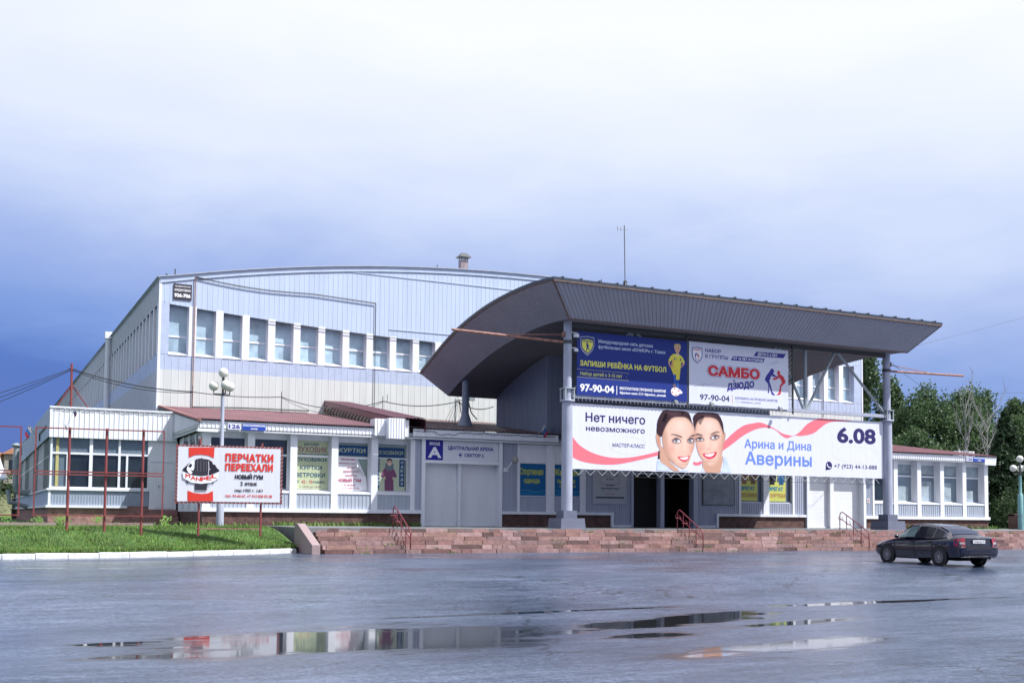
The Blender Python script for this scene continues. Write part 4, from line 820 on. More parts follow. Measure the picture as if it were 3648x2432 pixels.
# sambo
t, p = banner('banner', 'white wrestling school banner with big red lettering, hung on the canopy truss', 32.2, 38.55, 7.3, 10.45, 45.2, (.60, .62, .72))
B2 = (.035, .03, .25)
p.poly([(.026, .901), (.077, .915), (.128, .905), (.128, .773), (.112, .71), (.077, .651), (.042, .70), (.027, .76)], B2); p.poly([(.033, .89), (.077, .90), (.121, .893), (.121, .775), (.105, .716), (.077, .668), (.049, .708), (.034, .766)], WHT, 2); p.text('САМБО', .038, .116, .858, .884, RED, 3, .01)
FB = [(.833, .67), (.845, .66), (.852, .626), (.84, .59), (.862, .56), (.89, .545), (.874, .53), (.851, .533), (.84, .54), (.82, .55), (.812, .50), (.801, .46), (.805, .435), (.822, .35), (.832, .281), (.861, .233), (.846, .226), (.822, .24), (.815, .30), (.797, .379), (.796, .29), (.80, .255), (.784, .262), (.789, .33), (.789, .406), (.765, .45), (.753, .476), (.765, .53), (.777, .561), (.80, .61), (.81, .645), (.82, .665)]
FR = [(.896, .645), (.908, .64), (.913, .614), (.909, .593), (.93, .57), (.947, .553), (.958, .52), (.963, .498), (.973, .462), (.95, .42), (.926, .383), (.922, .32), (.918, .252), (.90, .24), (.873, .234), (.885, .255), (.9, .28), (.906, .34), (.912, .40), (.931, .445), (.925, .48), (.905, .525), (.88, .50), (.856, .48), (.833, .495), (.835, .51), (.87, .525), (.892, .55), (.888, .575), (.882, .60), (.884, .63)]
p.poly(FB, B2); p.poly(FR, RED, 2)
p.poly([((x - .753) * .20 + .052, (z - .226) * .30 + .69) for x, z in FB], B2, 3); p.poly([((x - .753) * .20 + .054, (z - .226) * .30 + .69) for x, z in FR], RED, 4)
p.text('НАБОР', .157, .31, .846, .902, B2, off=.01); p.text('В ГРУППЫ', .157, .38, .753, .812, B2, off=.0)
p.poly([(.407, .75), (.435, .822), (.754, .827), (.739, .755)], B2); p.text('ОТ 18 ЛЕТ И СТАРШЕ', .435, .735, .768, .806, WHT, 2, .02); p.poly([(.638, .852), (.668, .927), (.976, .935), (.948, .86)], B2); p.text('ДЕТИ С 4 ЛЕТ', .681, .887, .872, .912, WHT, 2, .02)
p.text('САМБО', .190, .694, .480, .628, (.10, .12, .42), 1, .135); p.text('САМБО', .190, .694, .480, .628, WHT, 2, .098); p.text('САМБО', .190, .694, .480, .628, RED, 3, .055)
p.text('и', .431, .45, .4, .445, B2); p.text('ДЗЮДО', .375, .641, .262, .36, B2, 2, .045, rise=.075)
p.text('97-90-04', .105, .393, .073, .165, INK, off=.0); p.rect(.422, .4245, .05, .18, RED); p.text('ЗАПИШИСЬ НА ПРОБНОЕ ЗАНЯТИЕ', .45, .886, .12, .158, (.2, .2, .42), off=-.004); p.text('sambojunior_tomsk', .505, .714, .067, .096, (.3, .3, .5), off=-.004)
for q in (.455, .478): p.ring([(q, .066), (q + .016, .066), (q + .016, .094), (q, .094)], .008, (.3, .3, .5), sm=False)
for a, c in (((.048, .281), (.167, .341)), ((.09, .285), (.14, .312)), ((.124, .288), (.25, .35)), ((.767, .711), (.895, .798)), ((.80, .755), (.89, .80)), ((.825, .73), (.895, .775))): p.ring([a, c], .009, (.2, .2, .4), closed=False, sm=False)
p.build('lettering', t)
# master class
t, p = banner('banner', 'very wide white banner with two smiling women and a pink ribbon', 25.62, 45.44, 3.85, 6.99, 45.42, (.62, .635, .72))
p.text('Нет ничего', .037, .207, .732, .865, INK, off=.004); p.text('невозможного', .038, .206, .588, .67, INK, off=.0, cap=.727); p.text('МАСТЕР-КЛАСС', .113, .206, .36, .415, INK, off=-.012)
up = smooth_open([(0, .492), (.021, .359), (.057, .252), (.102, .194), (.148, .194), (.194, .236), (.246, .313), (.262, .34)]); dn = smooth_open([(0, .176), (.027, .115), (.072, .082), (.117, .084), (.163, .13), (.21, .197), (.246, .254), (.262, .285)])
p.poly(up + dn[::-1], PINK)
up = smooth_open([(.43, .45), (.453, .537), (.478, .666), (.512, .798), (.547, .851), (.572, .862), (.611, .788), (.64, .706), (.66, .684), (.68, .679), (.702, .757), (.727, .891), (.764, .985), (.80, .992), (.887, .99)]); dn = smooth_open([(.43, .30), (.448, .379), (.472, .471), (.513, .639), (.547, .736), (.572, .778), (.597, .784), (.618, .754), (.64, .661), (.658, .629), (.68, .675), (.71, .681), (.746, .732), (.772, .83), (.795, .918), (.825, .958), (.887, .984)])
p.poly(up + dn[::-1], PINK)
p.ring([(.353, .16), (.36, .14), (.372, .15), (.378, .18)], .16, PINK, closed=False)
for cx, cz, rx, rz in ((.159, .393, .054, .14), (.899, .408, .085, .137)): p.ring([(cx + rx * math.cos(a), cz + rz * math.sin(a)) for a in np.linspace(0, 2 * PI, 20, endpoint=False)], .022, (.72, .72, .45))
p.text('Арина и Дина', .515, .739, .438, .578, PBLUE, off=.0); p.text('Аверины', .518, .74, .168, .375, PBLUE, off=.004); p.text('6.08', .834, .969, .61, .864, INK, off=.028)
p.poly([(.801 + .0115 * math.cos(a), .192 + .072 * math.sin(a)) for a in np.linspace(0, 2 * PI, 20, endpoint=False)], INK); p.poly([(.79, .17), (.789, .105), (.80, .13)], INK); p.ring([(.795, .225), (.796, .19), (.802, .16), (.808, .165)], .05, WHT, 2, closed=False); p.text('+7 (923) 44-13-888', .82, .975, .158, .228, INK, off=-.01)
p.build('lettering', t)
SK = (.70, .46, .36)
# the two women: a printed photograph, painted into a fine colour grid on the cloth
GX0, GX1, GW, GH_ = .236, .476, 330, 216
gu, gv = np.meshgrid(np.linspace(GX0, GX1, GW), np.linspace(.006, .994, GH_)); img = np.zeros((GH_, GW, 3)); alpha = np.zeros((GH_, GW))
def blur(m, sg):
    if sg <= 0: return m
    r = int(sg * 3) + 1; k = np.exp(-.5 * (np.arange(-r, r + 1) / sg) ** 2); k /= k.sum()
    m = np.apply_along_axis(lambda a: np.convolve(np.pad(a, r, mode='edge'), k, 'valid'), 0, m); return np.apply_along_axis(lambda a: np.convolve(np.pad(a, r, mode='edge'), k, 'valid'), 1, m)
def pmask(P, sm=True):
    Q = smooth_closed(P) if sm else P; w_ = np.zeros(gu.shape, bool)
    for (x0, y0), (x1, y1) in zip(Q, list(Q[1:]) + [Q[0]]):
        if y0 == y1: continue
        c = ((y0 <= gv) != (y1 <= gv)); xi = x0 + (gv - y0) * (x1 - x0) / (y1 - y0); w_ ^= c & (gu < xi)
    return w_.astype(float)
def lay(P, col, sg=1., op=1., sm=True, cover=False, clip=None):
    global img, alpha
    m = blur(pmask(P, sm), sg) * op
    if clip is not None: m = m * clip
    if cover: alpha = np.maximum(alpha, m)
    img = img * (1 - m[..., None]) + np.array(col) * m[..., None]
def blob(cx, cz, rx, rz, col, op, clip=None):
    global img
    m = np.exp(-(((gu - cx) / rx) ** 2 + ((gv - cz) / rz) ** 2)) * op
    if clip is not None: m = m * clip
    img = img * (1 - m[..., None]) + np.array(col) * m[..., None]
HAIR = (.026, .009, .016); SH = (.38, .18, .12); HI = (.80, .60, .50); BL = (.60, .22, .18); LIP = (.56, .03, .07)
cl = lambda P: [(x, min(.999, max(.0, z))) for x, z in P]
def portrait(shirts, neck, ear, hair, facep, brows, sockets, eyes, iris, lip, teeth, nose, cheeks, dark_side, hi):
    for q in shirts: lay(q, (.44, .53, .78), .8, cover=True, sm=False)
    for q in shirts: blob(np.mean([a for a, _ in q]), .02, .02, .12, (.62, .70, .88), .6, pmask(q, False))
    lay(neck, (.54, .31, .22), 1.2, cover=True); lay(ear, (.55, .31, .23), 1., cover=True); blob(np.mean([a for a, _ in ear]), np.mean([b_ for _, b_ in ear]), .004, .07, SH, .45, pmask(ear))
    fm = pmask(facep); lay(facep, SK, 1.1, cover=True)
    edge = np.clip(1 - blur(fm, 11), 0, 1) * fm; globals()['img'] = img * (1 - .62 * edge[..., None] * np.array([.55, .8, .9]))
    for q in dark_side: lay(q, SH, 6, .55, clip=fm)
    for (cx, cz, rx, rz) in cheeks: blob(cx, cz, rx, rz, BL, .42, fm)
    for (cx, cz, rx, rz, o) in hi: blob(cx, cz, rx, rz, HI, o, fm)
    for q in sockets: lay(q, (.20, .07, .09), 2.6, .85); lay(q, (.10, .035, .06), 1.2, .55)
    for q in eyes: lay(q, (.80, .79, .80), .7)
    for (x, z) in iris: blob(x, z, .0046, .027, (.045, .025, .025), 1.6 if False else 1., None); blob(x, z, .003, .018, (.02, .012, .012), 1.); blob(x + .002, z + .012, .0012, .007, (.9, .9, .9), .9)
    for q in eyes:
        up_ = [(a, b_ + .012) for a, b_ in q if b_ > np.mean([d_ for _, d_ in q]) - .005]; up_ = sorted(up_)
        lay(up_ + [(a, b_ - .022) for a, b_ in up_[::-1]], (.03, .012, .02), .7, .9, sm=False)
    for q in brows: lay(q, (.085, .034, .036), 1.2, .95)
    for q in nose: lay(q, (.46, .20, .16), 1.6, .75)
    lay(lip, LIP, .9); lay(teeth, (.84, .83, .84), .8); lx = np.mean([a for a, _ in lip]); lz = min(b_ for _, b_ in lip); blob(lx, lz - .035, .016, .018, SH, .35, fm); blob(lx, lz + .035, .008, .012, (.78, .25, .28), .6)
    h_m = blur(pmask(hair), 1.6); hair_in = blur(pmask(hair), 5) * fm; globals()['img'] = img * (1 - .55 * hair_in[..., None] * np.array([.7, .85, .9]))
    lay(hair, HAIR, 1.5, cover=True)
    st_ = np.sin((gu * 900 + gv * 60) + 3 * np.sin(gv * 9)) * .5 + .5; g_ = (h_m * st_ * .5)[..., None]; globals()['img'] = img * (1 - g_ * .16) + g_ * .16 * np.array((.20, .09, .08))
    blob(np.mean([a for a, _ in hair]), .93, .022, .05, (.12, .06, .07), .4, h_m)
lay([(.247,.333),(.252,.334),(.254,.202),(.244,.193)], HAIR, 1., cover=True, sm=False)
portrait([[(.243,.178),(.254,.158),(.272,.09),(.283,.037),(.282,.012),(.24,.012)],[(.313,.012),(.318,.045),(.335,.03),(.342,.012)]], cl([(.254,.408),(.261,.372),(.275,.206),(.306,.048),(.312,.02),(.292,.015),(.27,.09),(.254,.151),(.251,.297)]), [(.24,.595),(.248,.597),(.253,.518),(.255,.371),(.251,.348),(.243,.42),(.239,.515)], cl([(.241,.661),(.243,.794),(.253,.92),(.265,.985),(.293,.985),(.325,.985),(.34,.95),(.348,.837),(.356,.661),(.35,.77),(.333,.872),(.311,.886),(.288,.86),(.272,.757),(.262,.637),(.255,.547),(.242,.596)]), cl([(.258,.6),(.262,.75),(.285,.89),(.311,.92),(.336,.9),(.351,.801),(.3575,.653),(.358,.504),(.355,.392),(.347,.278),(.338,.142),(.326,.06),(.313,.064),(.286,.156),(.268,.263),(.259,.446)]),
    [[(.282,.587),(.291,.608),(.305,.596),(.318,.57),(.317,.551),(.305,.57),(.291,.589)],[(.338,.552),(.345,.595),(.356,.616),(.356,.59),(.346,.576)]], [[(.287,.5),(.298,.55),(.309,.535),(.315,.487),(.304,.458),(.292,.465)],[(.333,.51),(.342,.558),(.354,.552),(.353,.485),(.342,.466)]], [[(.292,.5),(.3,.532),(.308,.52),(.312,.485),(.304,.472),(.295,.478)],[(.336,.512),(.343,.54),(.351,.536),(.35,.494),(.342,.481)]], [(.3005,.503),(.343,.51)], [(.304,.24),(.316,.25),(.324,.244),(.331,.256),(.341,.27),(.337,.202),(.327,.163),(.316,.178)], [(.311,.232),(.324,.235),(.337,.25),(.333,.212),(.32,.203)], [[(.32,.335),(.3245,.322),(.329,.318),(.334,.306),(.327,.312),(.322,.325)]], [(.285,.36,.012,.09),(.346,.38,.007,.07)], [[(.259,.6),(.27,.66),(.275,.45),(.281,.28),(.298,.14),(.286,.13),(.264,.27),(.257,.446)],[(.35,.6),(.358,.62),(.358,.42),(.35,.3),(.352,.45)]], [(.312,.74,.018,.11,.55),(.326,.46,.004,.12,.5),(.303,.4,.008,.05,.35),(.325,.11,.008,.03,.35)])
portrait([[(.442,.281),(.45,.27),(.456,.238),(.471,.035),(.472,.012),(.436,.012),(.445,.1),(.448,.176)],[(.383,.097),(.39,.012),(.376,.012)]], cl([(.384,.23),(.441,.29),(.444,.182),(.438,.06),(.436,.012),(.39,.012)]), [(.449,.676),(.454,.655),(.453,.564),(.448,.487),(.447,.623)], cl([(.3525,.8),(.352,.9),(.364,.97),(.382,.985),(.419,.985),(.433,.96),(.442,.88),(.447,.789),(.449,.638),(.441,.742),(.428,.87),(.404,.91),(.383,.895),(.367,.83),(.3595,.74),(.358,.66),(.356,.72)]), cl([(.3575,.72),(.362,.849),(.381,.921),(.404,.935),(.43,.9),(.442,.742),(.448,.638),(.4475,.487),(.441,.273),(.429,.165),(.413,.117),(.4,.123),(.381,.202),(.367,.319),(.3605,.467),(.3575,.616)]),
    [[(.359,.62),(.369,.634),(.382,.611),(.381,.596),(.369,.604),(.359,.602)],[(.406,.628),(.417,.668),(.428,.686),(.436,.669),(.424,.659),(.409,.621)]], [[(.3595,.545),(.371,.582),(.382,.57),(.386,.53),(.373,.509),(.363,.515)],[(.404,.576),(.417,.627),(.43,.628),(.435,.592),(.422,.546),(.409,.545)]], [[(.364,.543),(.372,.565),(.38,.556),(.382,.532),(.373,.522),(.366,.527)],[(.409,.576),(.418,.605),(.428,.607),(.43,.588),(.421,.56),(.412,.559)]], [(.3735,.546),(.4205,.586)], [(.381,.303),(.392,.318),(.401,.314),(.411,.332),(.426,.346),(.419,.261),(.403,.225),(.39,.247)], [(.388,.297),(.401,.305),(.419,.326),(.41,.276),(.396,.27)], [[(.386,.395),(.39,.39),(.397,.397),(.406,.402),(.412,.41),(.405,.392),(.394,.385)]], [(.378,.4,.01,.09),(.433,.42,.01,.09)], [[(.358,.62),(.364,.6),(.366,.42),(.375,.26),(.392,.14),(.38,.15),(.364,.33),(.358,.5)],[(.449,.66),(.443,.62),(.441,.45),(.436,.28),(.424,.15),(.44,.26),(.45,.48)]], [(.402,.77,.018,.1,.6),(.396,.52,.004,.11,.5),(.421,.46,.009,.06,.4),(.405,.15,.008,.03,.3)])
pm = bpy.data.materials.new('printed_portrait'); pm.use_nodes = True; tt = pm.node_tree; ca = N(tt, 'ShaderNodeVertexColor', layer_name='print'); tt.links.new(ca.outputs[0], tt.nodes['Principled BSDF'].inputs['Base Color']); tt.nodes['Principled BSDF'].inputs['Roughness'].default_value = .5; tt.nodes['Principled BSDF'].inputs['Specular IOR Level'].default_value = .25
src_ = pmat((.62, .635, .72)).node_tree
idx = -np.ones((GH_, GW), int); keep = alpha > .5; idx[keep] = np.arange(keep.sum())
VV = np.stack([gu[keep] * 19.82, np.full(keep.sum(), -.010), gv[keep] * 3.12], 1); q = np.stack([idx[:-1, :-1], idx[:-1, 1:], idx[1:, 1:], idx[1:, :-1]], -1).reshape(-1, 4); q = q[(q >= 0).all(1)]
b = MB(); b.add(VV.tolist(), q.tolist()); po = b.build('portrait', pm, t, local=True); at_ = po.data.color_attributes.new('print', 'FLOAT_COLOR', 'POINT')
at_.data.foreach_set('color', np.concatenate([np.clip(img[keep], 0, 1), np.ones((keep.sum(), 1))], 1).astype('f').ravel())
# lacing cords of the banners
CORD = mat('pale_cord', (.5, .51, .53), .7)
MB().tube([(25.65 + .33 * k, 45.44, 3.87 - (.30 if k % 2 else 0)) for k in range(60)], .012, 4).build('lacing', CORD, BN[2])
b = MB(); b.tube([(25.5, 45.45, 3.55), (33, 45.45, 3.53), (45.4, 45.45, 3.5)], .012, 4); tag(b.build('taut_wire', cablem), 'thin taut wire stretched below the very wide white banner', 'wire')
for i_, (f_, nn) in enumerate(((lambda k: [(25.8 + .21 * k, 45.22, 7.37), (25.8 + .21 * k + .08, 45.3, 7.1)], 30), (lambda k: [(32.3 + .22 * k, 45.22, 7.31), (32.3 + .22 * k - .03, 45.3, 7.08)], 28))):
    b = MB()
    for k in range(nn): b.tube(f_(k), .013, 4)
    if i_ == 1:
        for k in range(12): b.tube([(38.55, 45.22, 7.4 + .25 * k), (38.84, 45.28, 7.6 + .25 * k)], .01, 4)
    b.build('lacing', CORD, BN[i_])
# floodlights on the beam, dome cameras on the post
def floodlight(x, label):
    t = thing('floodlight', label, 'floodlight', (x, PY - .25, 7.3), 0, 'floodlights on the canopy beam')
    b = MB(); b.lathe([(.02, -.11), (.085, -.09), (.11, .02), (.10, .03)], (x, PY - .32, 7.3), 14, 'y'); b.build('housing', steelm, t, smooth=True)
    b = MB(); b.lathe([(.10, -.0), (.0, -.01)], (x, PY - .42, 7.29), 14, 'y'); b.build('lens', mat('lamp_lens', (.28, .28, .27), .1), t)
    b = MB(); b.tube([(x, PY - .25, 7.42), (x, PY - .05, 7.42)], .03); b.build('bracket', darksteel, t)
floodlight(33.5, 'round floodlight on the beam under the middle of the wrestling banner'); floodlight(37.9, 'round floodlight on the beam near the right end of the wrestling banner')
floodlight(31.3, 'round floodlight on the beam under the boy of the dark blue banner')
def domecam(z, r, label):
    t = thing('dome_camera', label, 'security camera', (25.62, PY - .15, z), 0, 'dome cameras on the left canopy post')
    b = MB(); b.tube([(25.4, PY - .12, z + r * 1.5), (25.66, PY - .2, z + r * 1.5), (25.68, PY - .2, z + r)], .03); b.build('bracket', white, t)
    b = MB(); b.sphere((25.68, PY - .2, z + r * .5), r, 14, 8, 1, 1, 1.1); b.build('housing', white, t, smooth=True)
    b = MB(); b.sphere((25.68, PY - .2, z), r * .86, 14, 8); b.build('dome', mat('smoked_dome', (.02, .025, .06), .08), t, smooth=True)
domecam(10.1, .15, 'larger white dome camera with dark dome, high on the left canopy post'); domecam(9.42, .11, 'smaller white dome camera below the larger one on the left canopy post')

# ------------------------------------------------------------------ boards and posters on the pavilion
def board(name, label, cat, x0, x1, z0, z1, y, m, thick=.03, group=None, frame=None):
    t = thing(name, label, cat, (x0, y, z0), 0, group); w, h_ = x1 - x0, z1 - z0
    MB().box(0, w, 0, thick, 0, h_).build('panel', m if not isinstance(m, tuple) else pmat(m), t, local=True)
    if frame:
        f = .05; MB().box(-f, 0, -.01, thick, -f, h_ + f).box(w, w + f, -.01, thick, -f, h_ + f).box(0, w, -.01, thick, -f, 0).box(0, w, -.01, thick, h_, h_ + f).build('frame', frame, t, local=True)
    return t, Print(w, h_)
NB = (.02, .02, .26)
t, p = board('entrance_sign', 'white sign with blue letter A square over the shuttered double doors', 'sign', 20.79, 24.9, 4.41, 5.42, FY - .03, (.62, .63, .69))
p.rect(0, .235, 0, 1, NB); p.text('ВХОД', .055, .19, .77, .90, WHT, 2, .03); p.text('A', .045, .20, .14, .66, WHT, 2, .03); p.text('ЦЕНТРАЛЬНАЯ АРЕНА', .305, .93, .56, .74, B2, 2, .03); p.text('СЕКТОР 2', .53, .795, .22, .38, B2, 2, .03); p.poly([(.445, .30), (.475, .41), (.488, .39), (.468, .325), (.50, .325), (.50, .275), (.468, .275), (.488, .21), (.475, .19)], B2, 2); p.build('lettering', t)
PY_ = FY + .40; GRN = (.42, .50, .33)
t, p = board('shop_poster', 'pale green coat shop poster with dark lettering, left of the blue headed windows', 'poster', 14.22, 15.82, 2.80, 5.18, FY + .43, (.42, .47, .30), .01)
TEAL = (.03, .09, .16)
p.rect(0, 1, .665, .70, WHT); p.text('МАГАЗИН', .24, .70, .90, .95, TEAL, 2, .01); p.text('ПУХОВИК', .0, .96, .76, .87, (.25, .10, .14), 2, .01); p.text('ПУХОВИКИ КУРТКИ ВЕТРОВКИ', .02, .97, .705, .735, TEAL, 2, .02); p.text('ПУХОВИКИ', .0, .94, .575, .645, TEAL, 2, .02); p.text('КУРТКИ', .12, .80, .405, .485, TEAL, 2, .01); p.text('ВЕТРОВКИ', .0, .91, .25, .335, TEAL, 2, .01); p.text('ОТ', .0, .10, .125, .175, TEAL, 2); p.text('42 - 70', .17, .52, .12, .18, (.4, .08, .12), 2, .01); p.text('РАЗМЕРА', .55, .91, .125, .17, TEAL, 2, .01); p.text('с 10.00 до 18.00', .12, .78, .03, .075, (.25, .2, .2), 2); p.build('lettering', t)
t, p = board('shop_poster', 'dark blue window strip lettered for jackets above a peeling white notice', 'poster', 16.28, 17.85, 4.52, 5.02, FY + .43, (.01, .055, .16), .01)
p.text('КУРТКИ', .07, .92, .3, .72, (.42, .50, .36), 2, .0); p.build('lettering', t)
t = thing('shop_poster', 'crumpled white moving notice peeling off at its top right corner', 'poster', (16.24, FY + .42, 2.78)); p = Print(1.6, 1.7)
b = MB(); b.add([(0, 0, 0), (1.62, -.01, 0), (1.55, -.02, .65), (1.05, -.01, 1.62), (.9, 0, 1.68), (0, 0, 1.7), (0, .008, 0), (1.62, .002, 0), (1.55, .0, .65), (1.05, .0, 1.62), (.9, .008, 1.68), (0, .008, 1.7)], [(0, 1, 2, 3, 4, 5), (11, 10, 9, 8, 7, 6), (0, 6, 7, 1), (1, 7, 8, 2), (2, 8, 9, 3), (3, 9, 10, 4), (4, 10, 11, 5), (5, 11, 6, 0)]); b.build('sheet', pmat((.66, .66, .70)), t, local=True)
b = MB(); b.add([(1.05, -.02, 1.62), (1.55, -.03, .65), (1.0, -.22, 1.2)], [(0, 1, 2)]); b.build('curled_flap', pmat((.7, .7, .74)), t, local=True)
RD = (.45, .10, .15)
for s_, x0, x1, z, hh, o in (('Магазин верх.', .15, .62, .885, .05, .02), ('мужской и жен.', .08, .60, .77, .045, 0), ('одежды', .34, .60, .655, .05, 0), ('(временно)', .22, .72, .53, .06, .0), ('переехал.', .28, .68, .415, .05, 0), ('НОВЫЙ ГУМ', .05, .80, .25, .085, .025), ('2 этаж', .26, .62, .135, .05, .01), ('т. 8-913-889-74-08', .12, .74, .045, .035, 0)): p.text(s_, x0, x1, z, z + hh, RD, 5, o)
p.build('lettering', t)
t, p = board('shop_poster', 'dark blue window strip lettered for down coats above the purple coat poster', 'poster', 18.32, 19.82, 4.50, 4.98, FY + .43, (.01, .055, .16), .01)
p.text('ПУХОВИКИ', .0, .94, .28, .66, (.36, .43, .32), 2, .0); p.build('lettering', t)
t, p = board('shop_poster', 'pale poster of a person in a purple quilted coat and grey fur collar', 'poster', 18.32, 19.86, 2.80, 4.40, FY + .43, (.40, .45, .34), .01)
p.rect(0, .11, .06, 1, (.01, .055, .16)); p.rect(.80, .985, .14, 1, (.01, .055, .16))
for k, ch in enumerate('ВЕРХНЯЯ'): p.text(ch, .025, .085, .88 - .118 * k, .94 - .118 * k, (.5, .55, .5), 2, .01)
for k, ch in enumerate('ОДЕЖДА'): p.text(ch, .85, .94, .87 - .135 * k, .945 - .135 * k, (.5, .55, .5), 2, .01)
PUR = (.17, .06, .13)
p.poly([(.30, .0), (.29, .30), (.30, .47), (.22, .40), (.16, .47), (.26, .68), (.36, .76), (.52, .76), (.62, .68), (.72, .47), (.66, .40), (.58, .47), (.60, .30), (.61, .0)], PUR, 2, False)
for k in range(9): p.rect(.30, .605, .04 + .05 * k, .047 + .05 * k, (.10, .03, .08), 3)
p.poly([(.30, .78), (.34, .88), (.44, .84), (.56, .88), (.60, .78), (.55, .66), (.44, .63), (.34, .67)], (.13, .17, .20), 3, True); p.poly([(.38, .90), (.40, .97), (.47, .98), (.52, .95), (.52, .84), (.45, .79), (.39, .83)], SK, 4, True); p.poly([(.375, .91), (.38, 1.0), (.46, 1.02), (.535, .985), (.535, .9), (.50, .955), (.42, .955)], (.05, .02, .03), 5, True); p.rect(.395, .44, .895, .915, (.02, .02, .03), 5); p.rect(.465, .51, .895, .915, (.02, .02, .03), 5)
p.poly([(.27, .38), (.32, .36), (.33, .42), (.29, .44)], SK, 4); p.poly([(.62, .38), (.57, .36), (.565, .42), (.60, .44)], SK, 4)
p.build('print', t)
BLU = (.0, .10, .27); YG = (.45, .50, .08)
def bluep(label, x0, x1, z0, z1, lines, wave=True):
    t, p = board('shop_poster', label, 'poster', x0, x1, z0, z1, FY + .06, BLU, .012, 'blue clothing posters with yellow lettering')
    if wave: p.ring([(0, .14), (.3, .17), (.6, .10), (1, .16)], .03, (.06, .30, .42), closed=False); p.poly([(0, 0), (1, 0), (1, .10), (.6, .05), (.3, .12), (0, .09)], (.0, .15, .34))
    for s_, a, c, z, zt, o in lines: p.text(s_, a, c, z, zt, YG, 2, o)
    p.build('lettering', t)
bluep('blue poster lettered for sportswear, left of the round canopy post', 26.24, 27.78, 2.7, 4.38, [('Спортивная', .0, .9, .66, .86, .02), ('одежда', .16, .76, .40, .55, .02)])
bluep('low blue strip lettered for shoes under the sportswear poster', 26.3, 27.98, 2.06, 2.62, [('Обувь', .24, .84, .3, .82, .02)], False)
bluep('blue poster lettered for womens wear half hidden behind the canopy post', 28.32, 29.88, 2.7, 4.38, [('Женская', .0, .95, .66, .86, .02), ('одежда', .12, .82, .42, .56, .02), ('нижнее бельё', .2, .85, .28, .36, .0)])
bluep('low blue strip lettered for womens goods behind the canopy post', 28.28, 29.98, 2.06, 2.62, [('женская', .08, .9, .3, .8, .02)], False)
t, p = board('notice_board', 'framed white seating plan board left of the dark doorway', 'notice board', 30.71, 32.82, 2.35, 4.95, FY - .04, (.40, .41, .45), .05, None, shadeclad)
DG = (.06, .06, .09)
for q in ([(.25, .92), (.75, .92), (.75, .52), (.80, .52), (.80, .44), (.64, .38), (.36, .38), (.20, .44), (.20, .52), (.25, .52)], [(.36, .84), (.64, .84), (.64, .56), (.36, .56)]): p.ring(q, .02, DG, sm=False)
for k in range(6):
    for q in (.29, .67): p.rect(q, q + .04, .56 + .05 * k, .59 + .05 * k, DG, 2)
for k in range(3): p.rect(.40 + .08 * k, .45 + .08 * k, .365, .395, DG, 2); p.rect(.40 + .08 * k, .45 + .08 * k, .5, .525, DG, 2); p.poly([(.28 + .2 * k, .25), (.31 + .2 * k, .25), (.31 + .2 * k, .28), (.28 + .2 * k, .28)], (.1, .25, .3), 2)
p.rect(.22, .80, .30, .32, DG, 2); p.rect(.08, .94, .10, .135, DG, 2); p.rect(.36, .64, .185, .2, (.4, .15, .15), 2); p.rect(.4, .6, .70, .71, DG, 2); p.rect(.42, .58, .66, .67, DG, 2); p.build('print', t)
t, p = board('blank_board', 'large empty grey board with dark frame right of the dark doorway', 'board', 38.1, 40.29, 2.36, 4.9, FY - .03, mat('bare_grey_board', (.21, .235, .28), .5, var=.3, vs=2), .05, None, darksteel)
for k in range(14): p.rect(.02 + .07 * k, .024 + .07 * k, .01, .99, (.10, .12, .15))
p.build('seams', t)
YP = (.50, .52, .13)
def frig(label, x0, x1, word, c1, c2):
    t, p = board('shop_poster', label, 'poster', x0, x1, 2.62, 4.75, FY + .16, YP, .01, 'yellow jacket shop posters')
    p.text('ФРЕГАТ', .03, .84, .30, .40, (.02, .20, .32), 2, .04); p.text(word, .03, .97, .11, .21, (.38, .20, .08), 2, .03)
    for (q, c, w_) in ((.02, c1, .46), (.52, c2, .46)):
        p.poly([(q + .06, .96), (q + w_ - .06, .96), (q + w_, .9), (q + w_ - .02, .55), (q + w_ - .09, .55), (q + w_ - .1, .80), (q + w_ - .1, .47), (q + .10, .47), (q + .1, .80), (q + .08, .55), (q + .01, .55), (q, .9)], c, 2); p.rect(q + w_ / 2 - .008, q + w_ / 2 + .008, .47, .96, (.03, .02, .02), 3); p.poly([(q + w_ / 2 - .05, .96), (q + w_ / 2, .86), (q + w_ / 2 + .05, .96)], (.6, .6, .6), 3)
    p.build('print', t)
frig('yellow poster with two brown jackets in the window right of the blank board', 40.86, 42.18, 'ПУХОВИКИ', (.22, .13, .08), (.16, .09, .06)); frig('yellow poster with black and blue coats in the window beside the white shutters', 42.95, 44.32, 'КУРТКИ', (.012, .015, .03), (.02, .10, .25))
t, p = board('notice_plate', 'small white notice plate beside the lit white shutters', 'notice', 50.72, 50.95, 2.62, 2.9, FY - .0, (.6, .55, .55), .015); p.rect(.2, .8, .3, .7, (.35, .2, .2)); p.build('print', t)
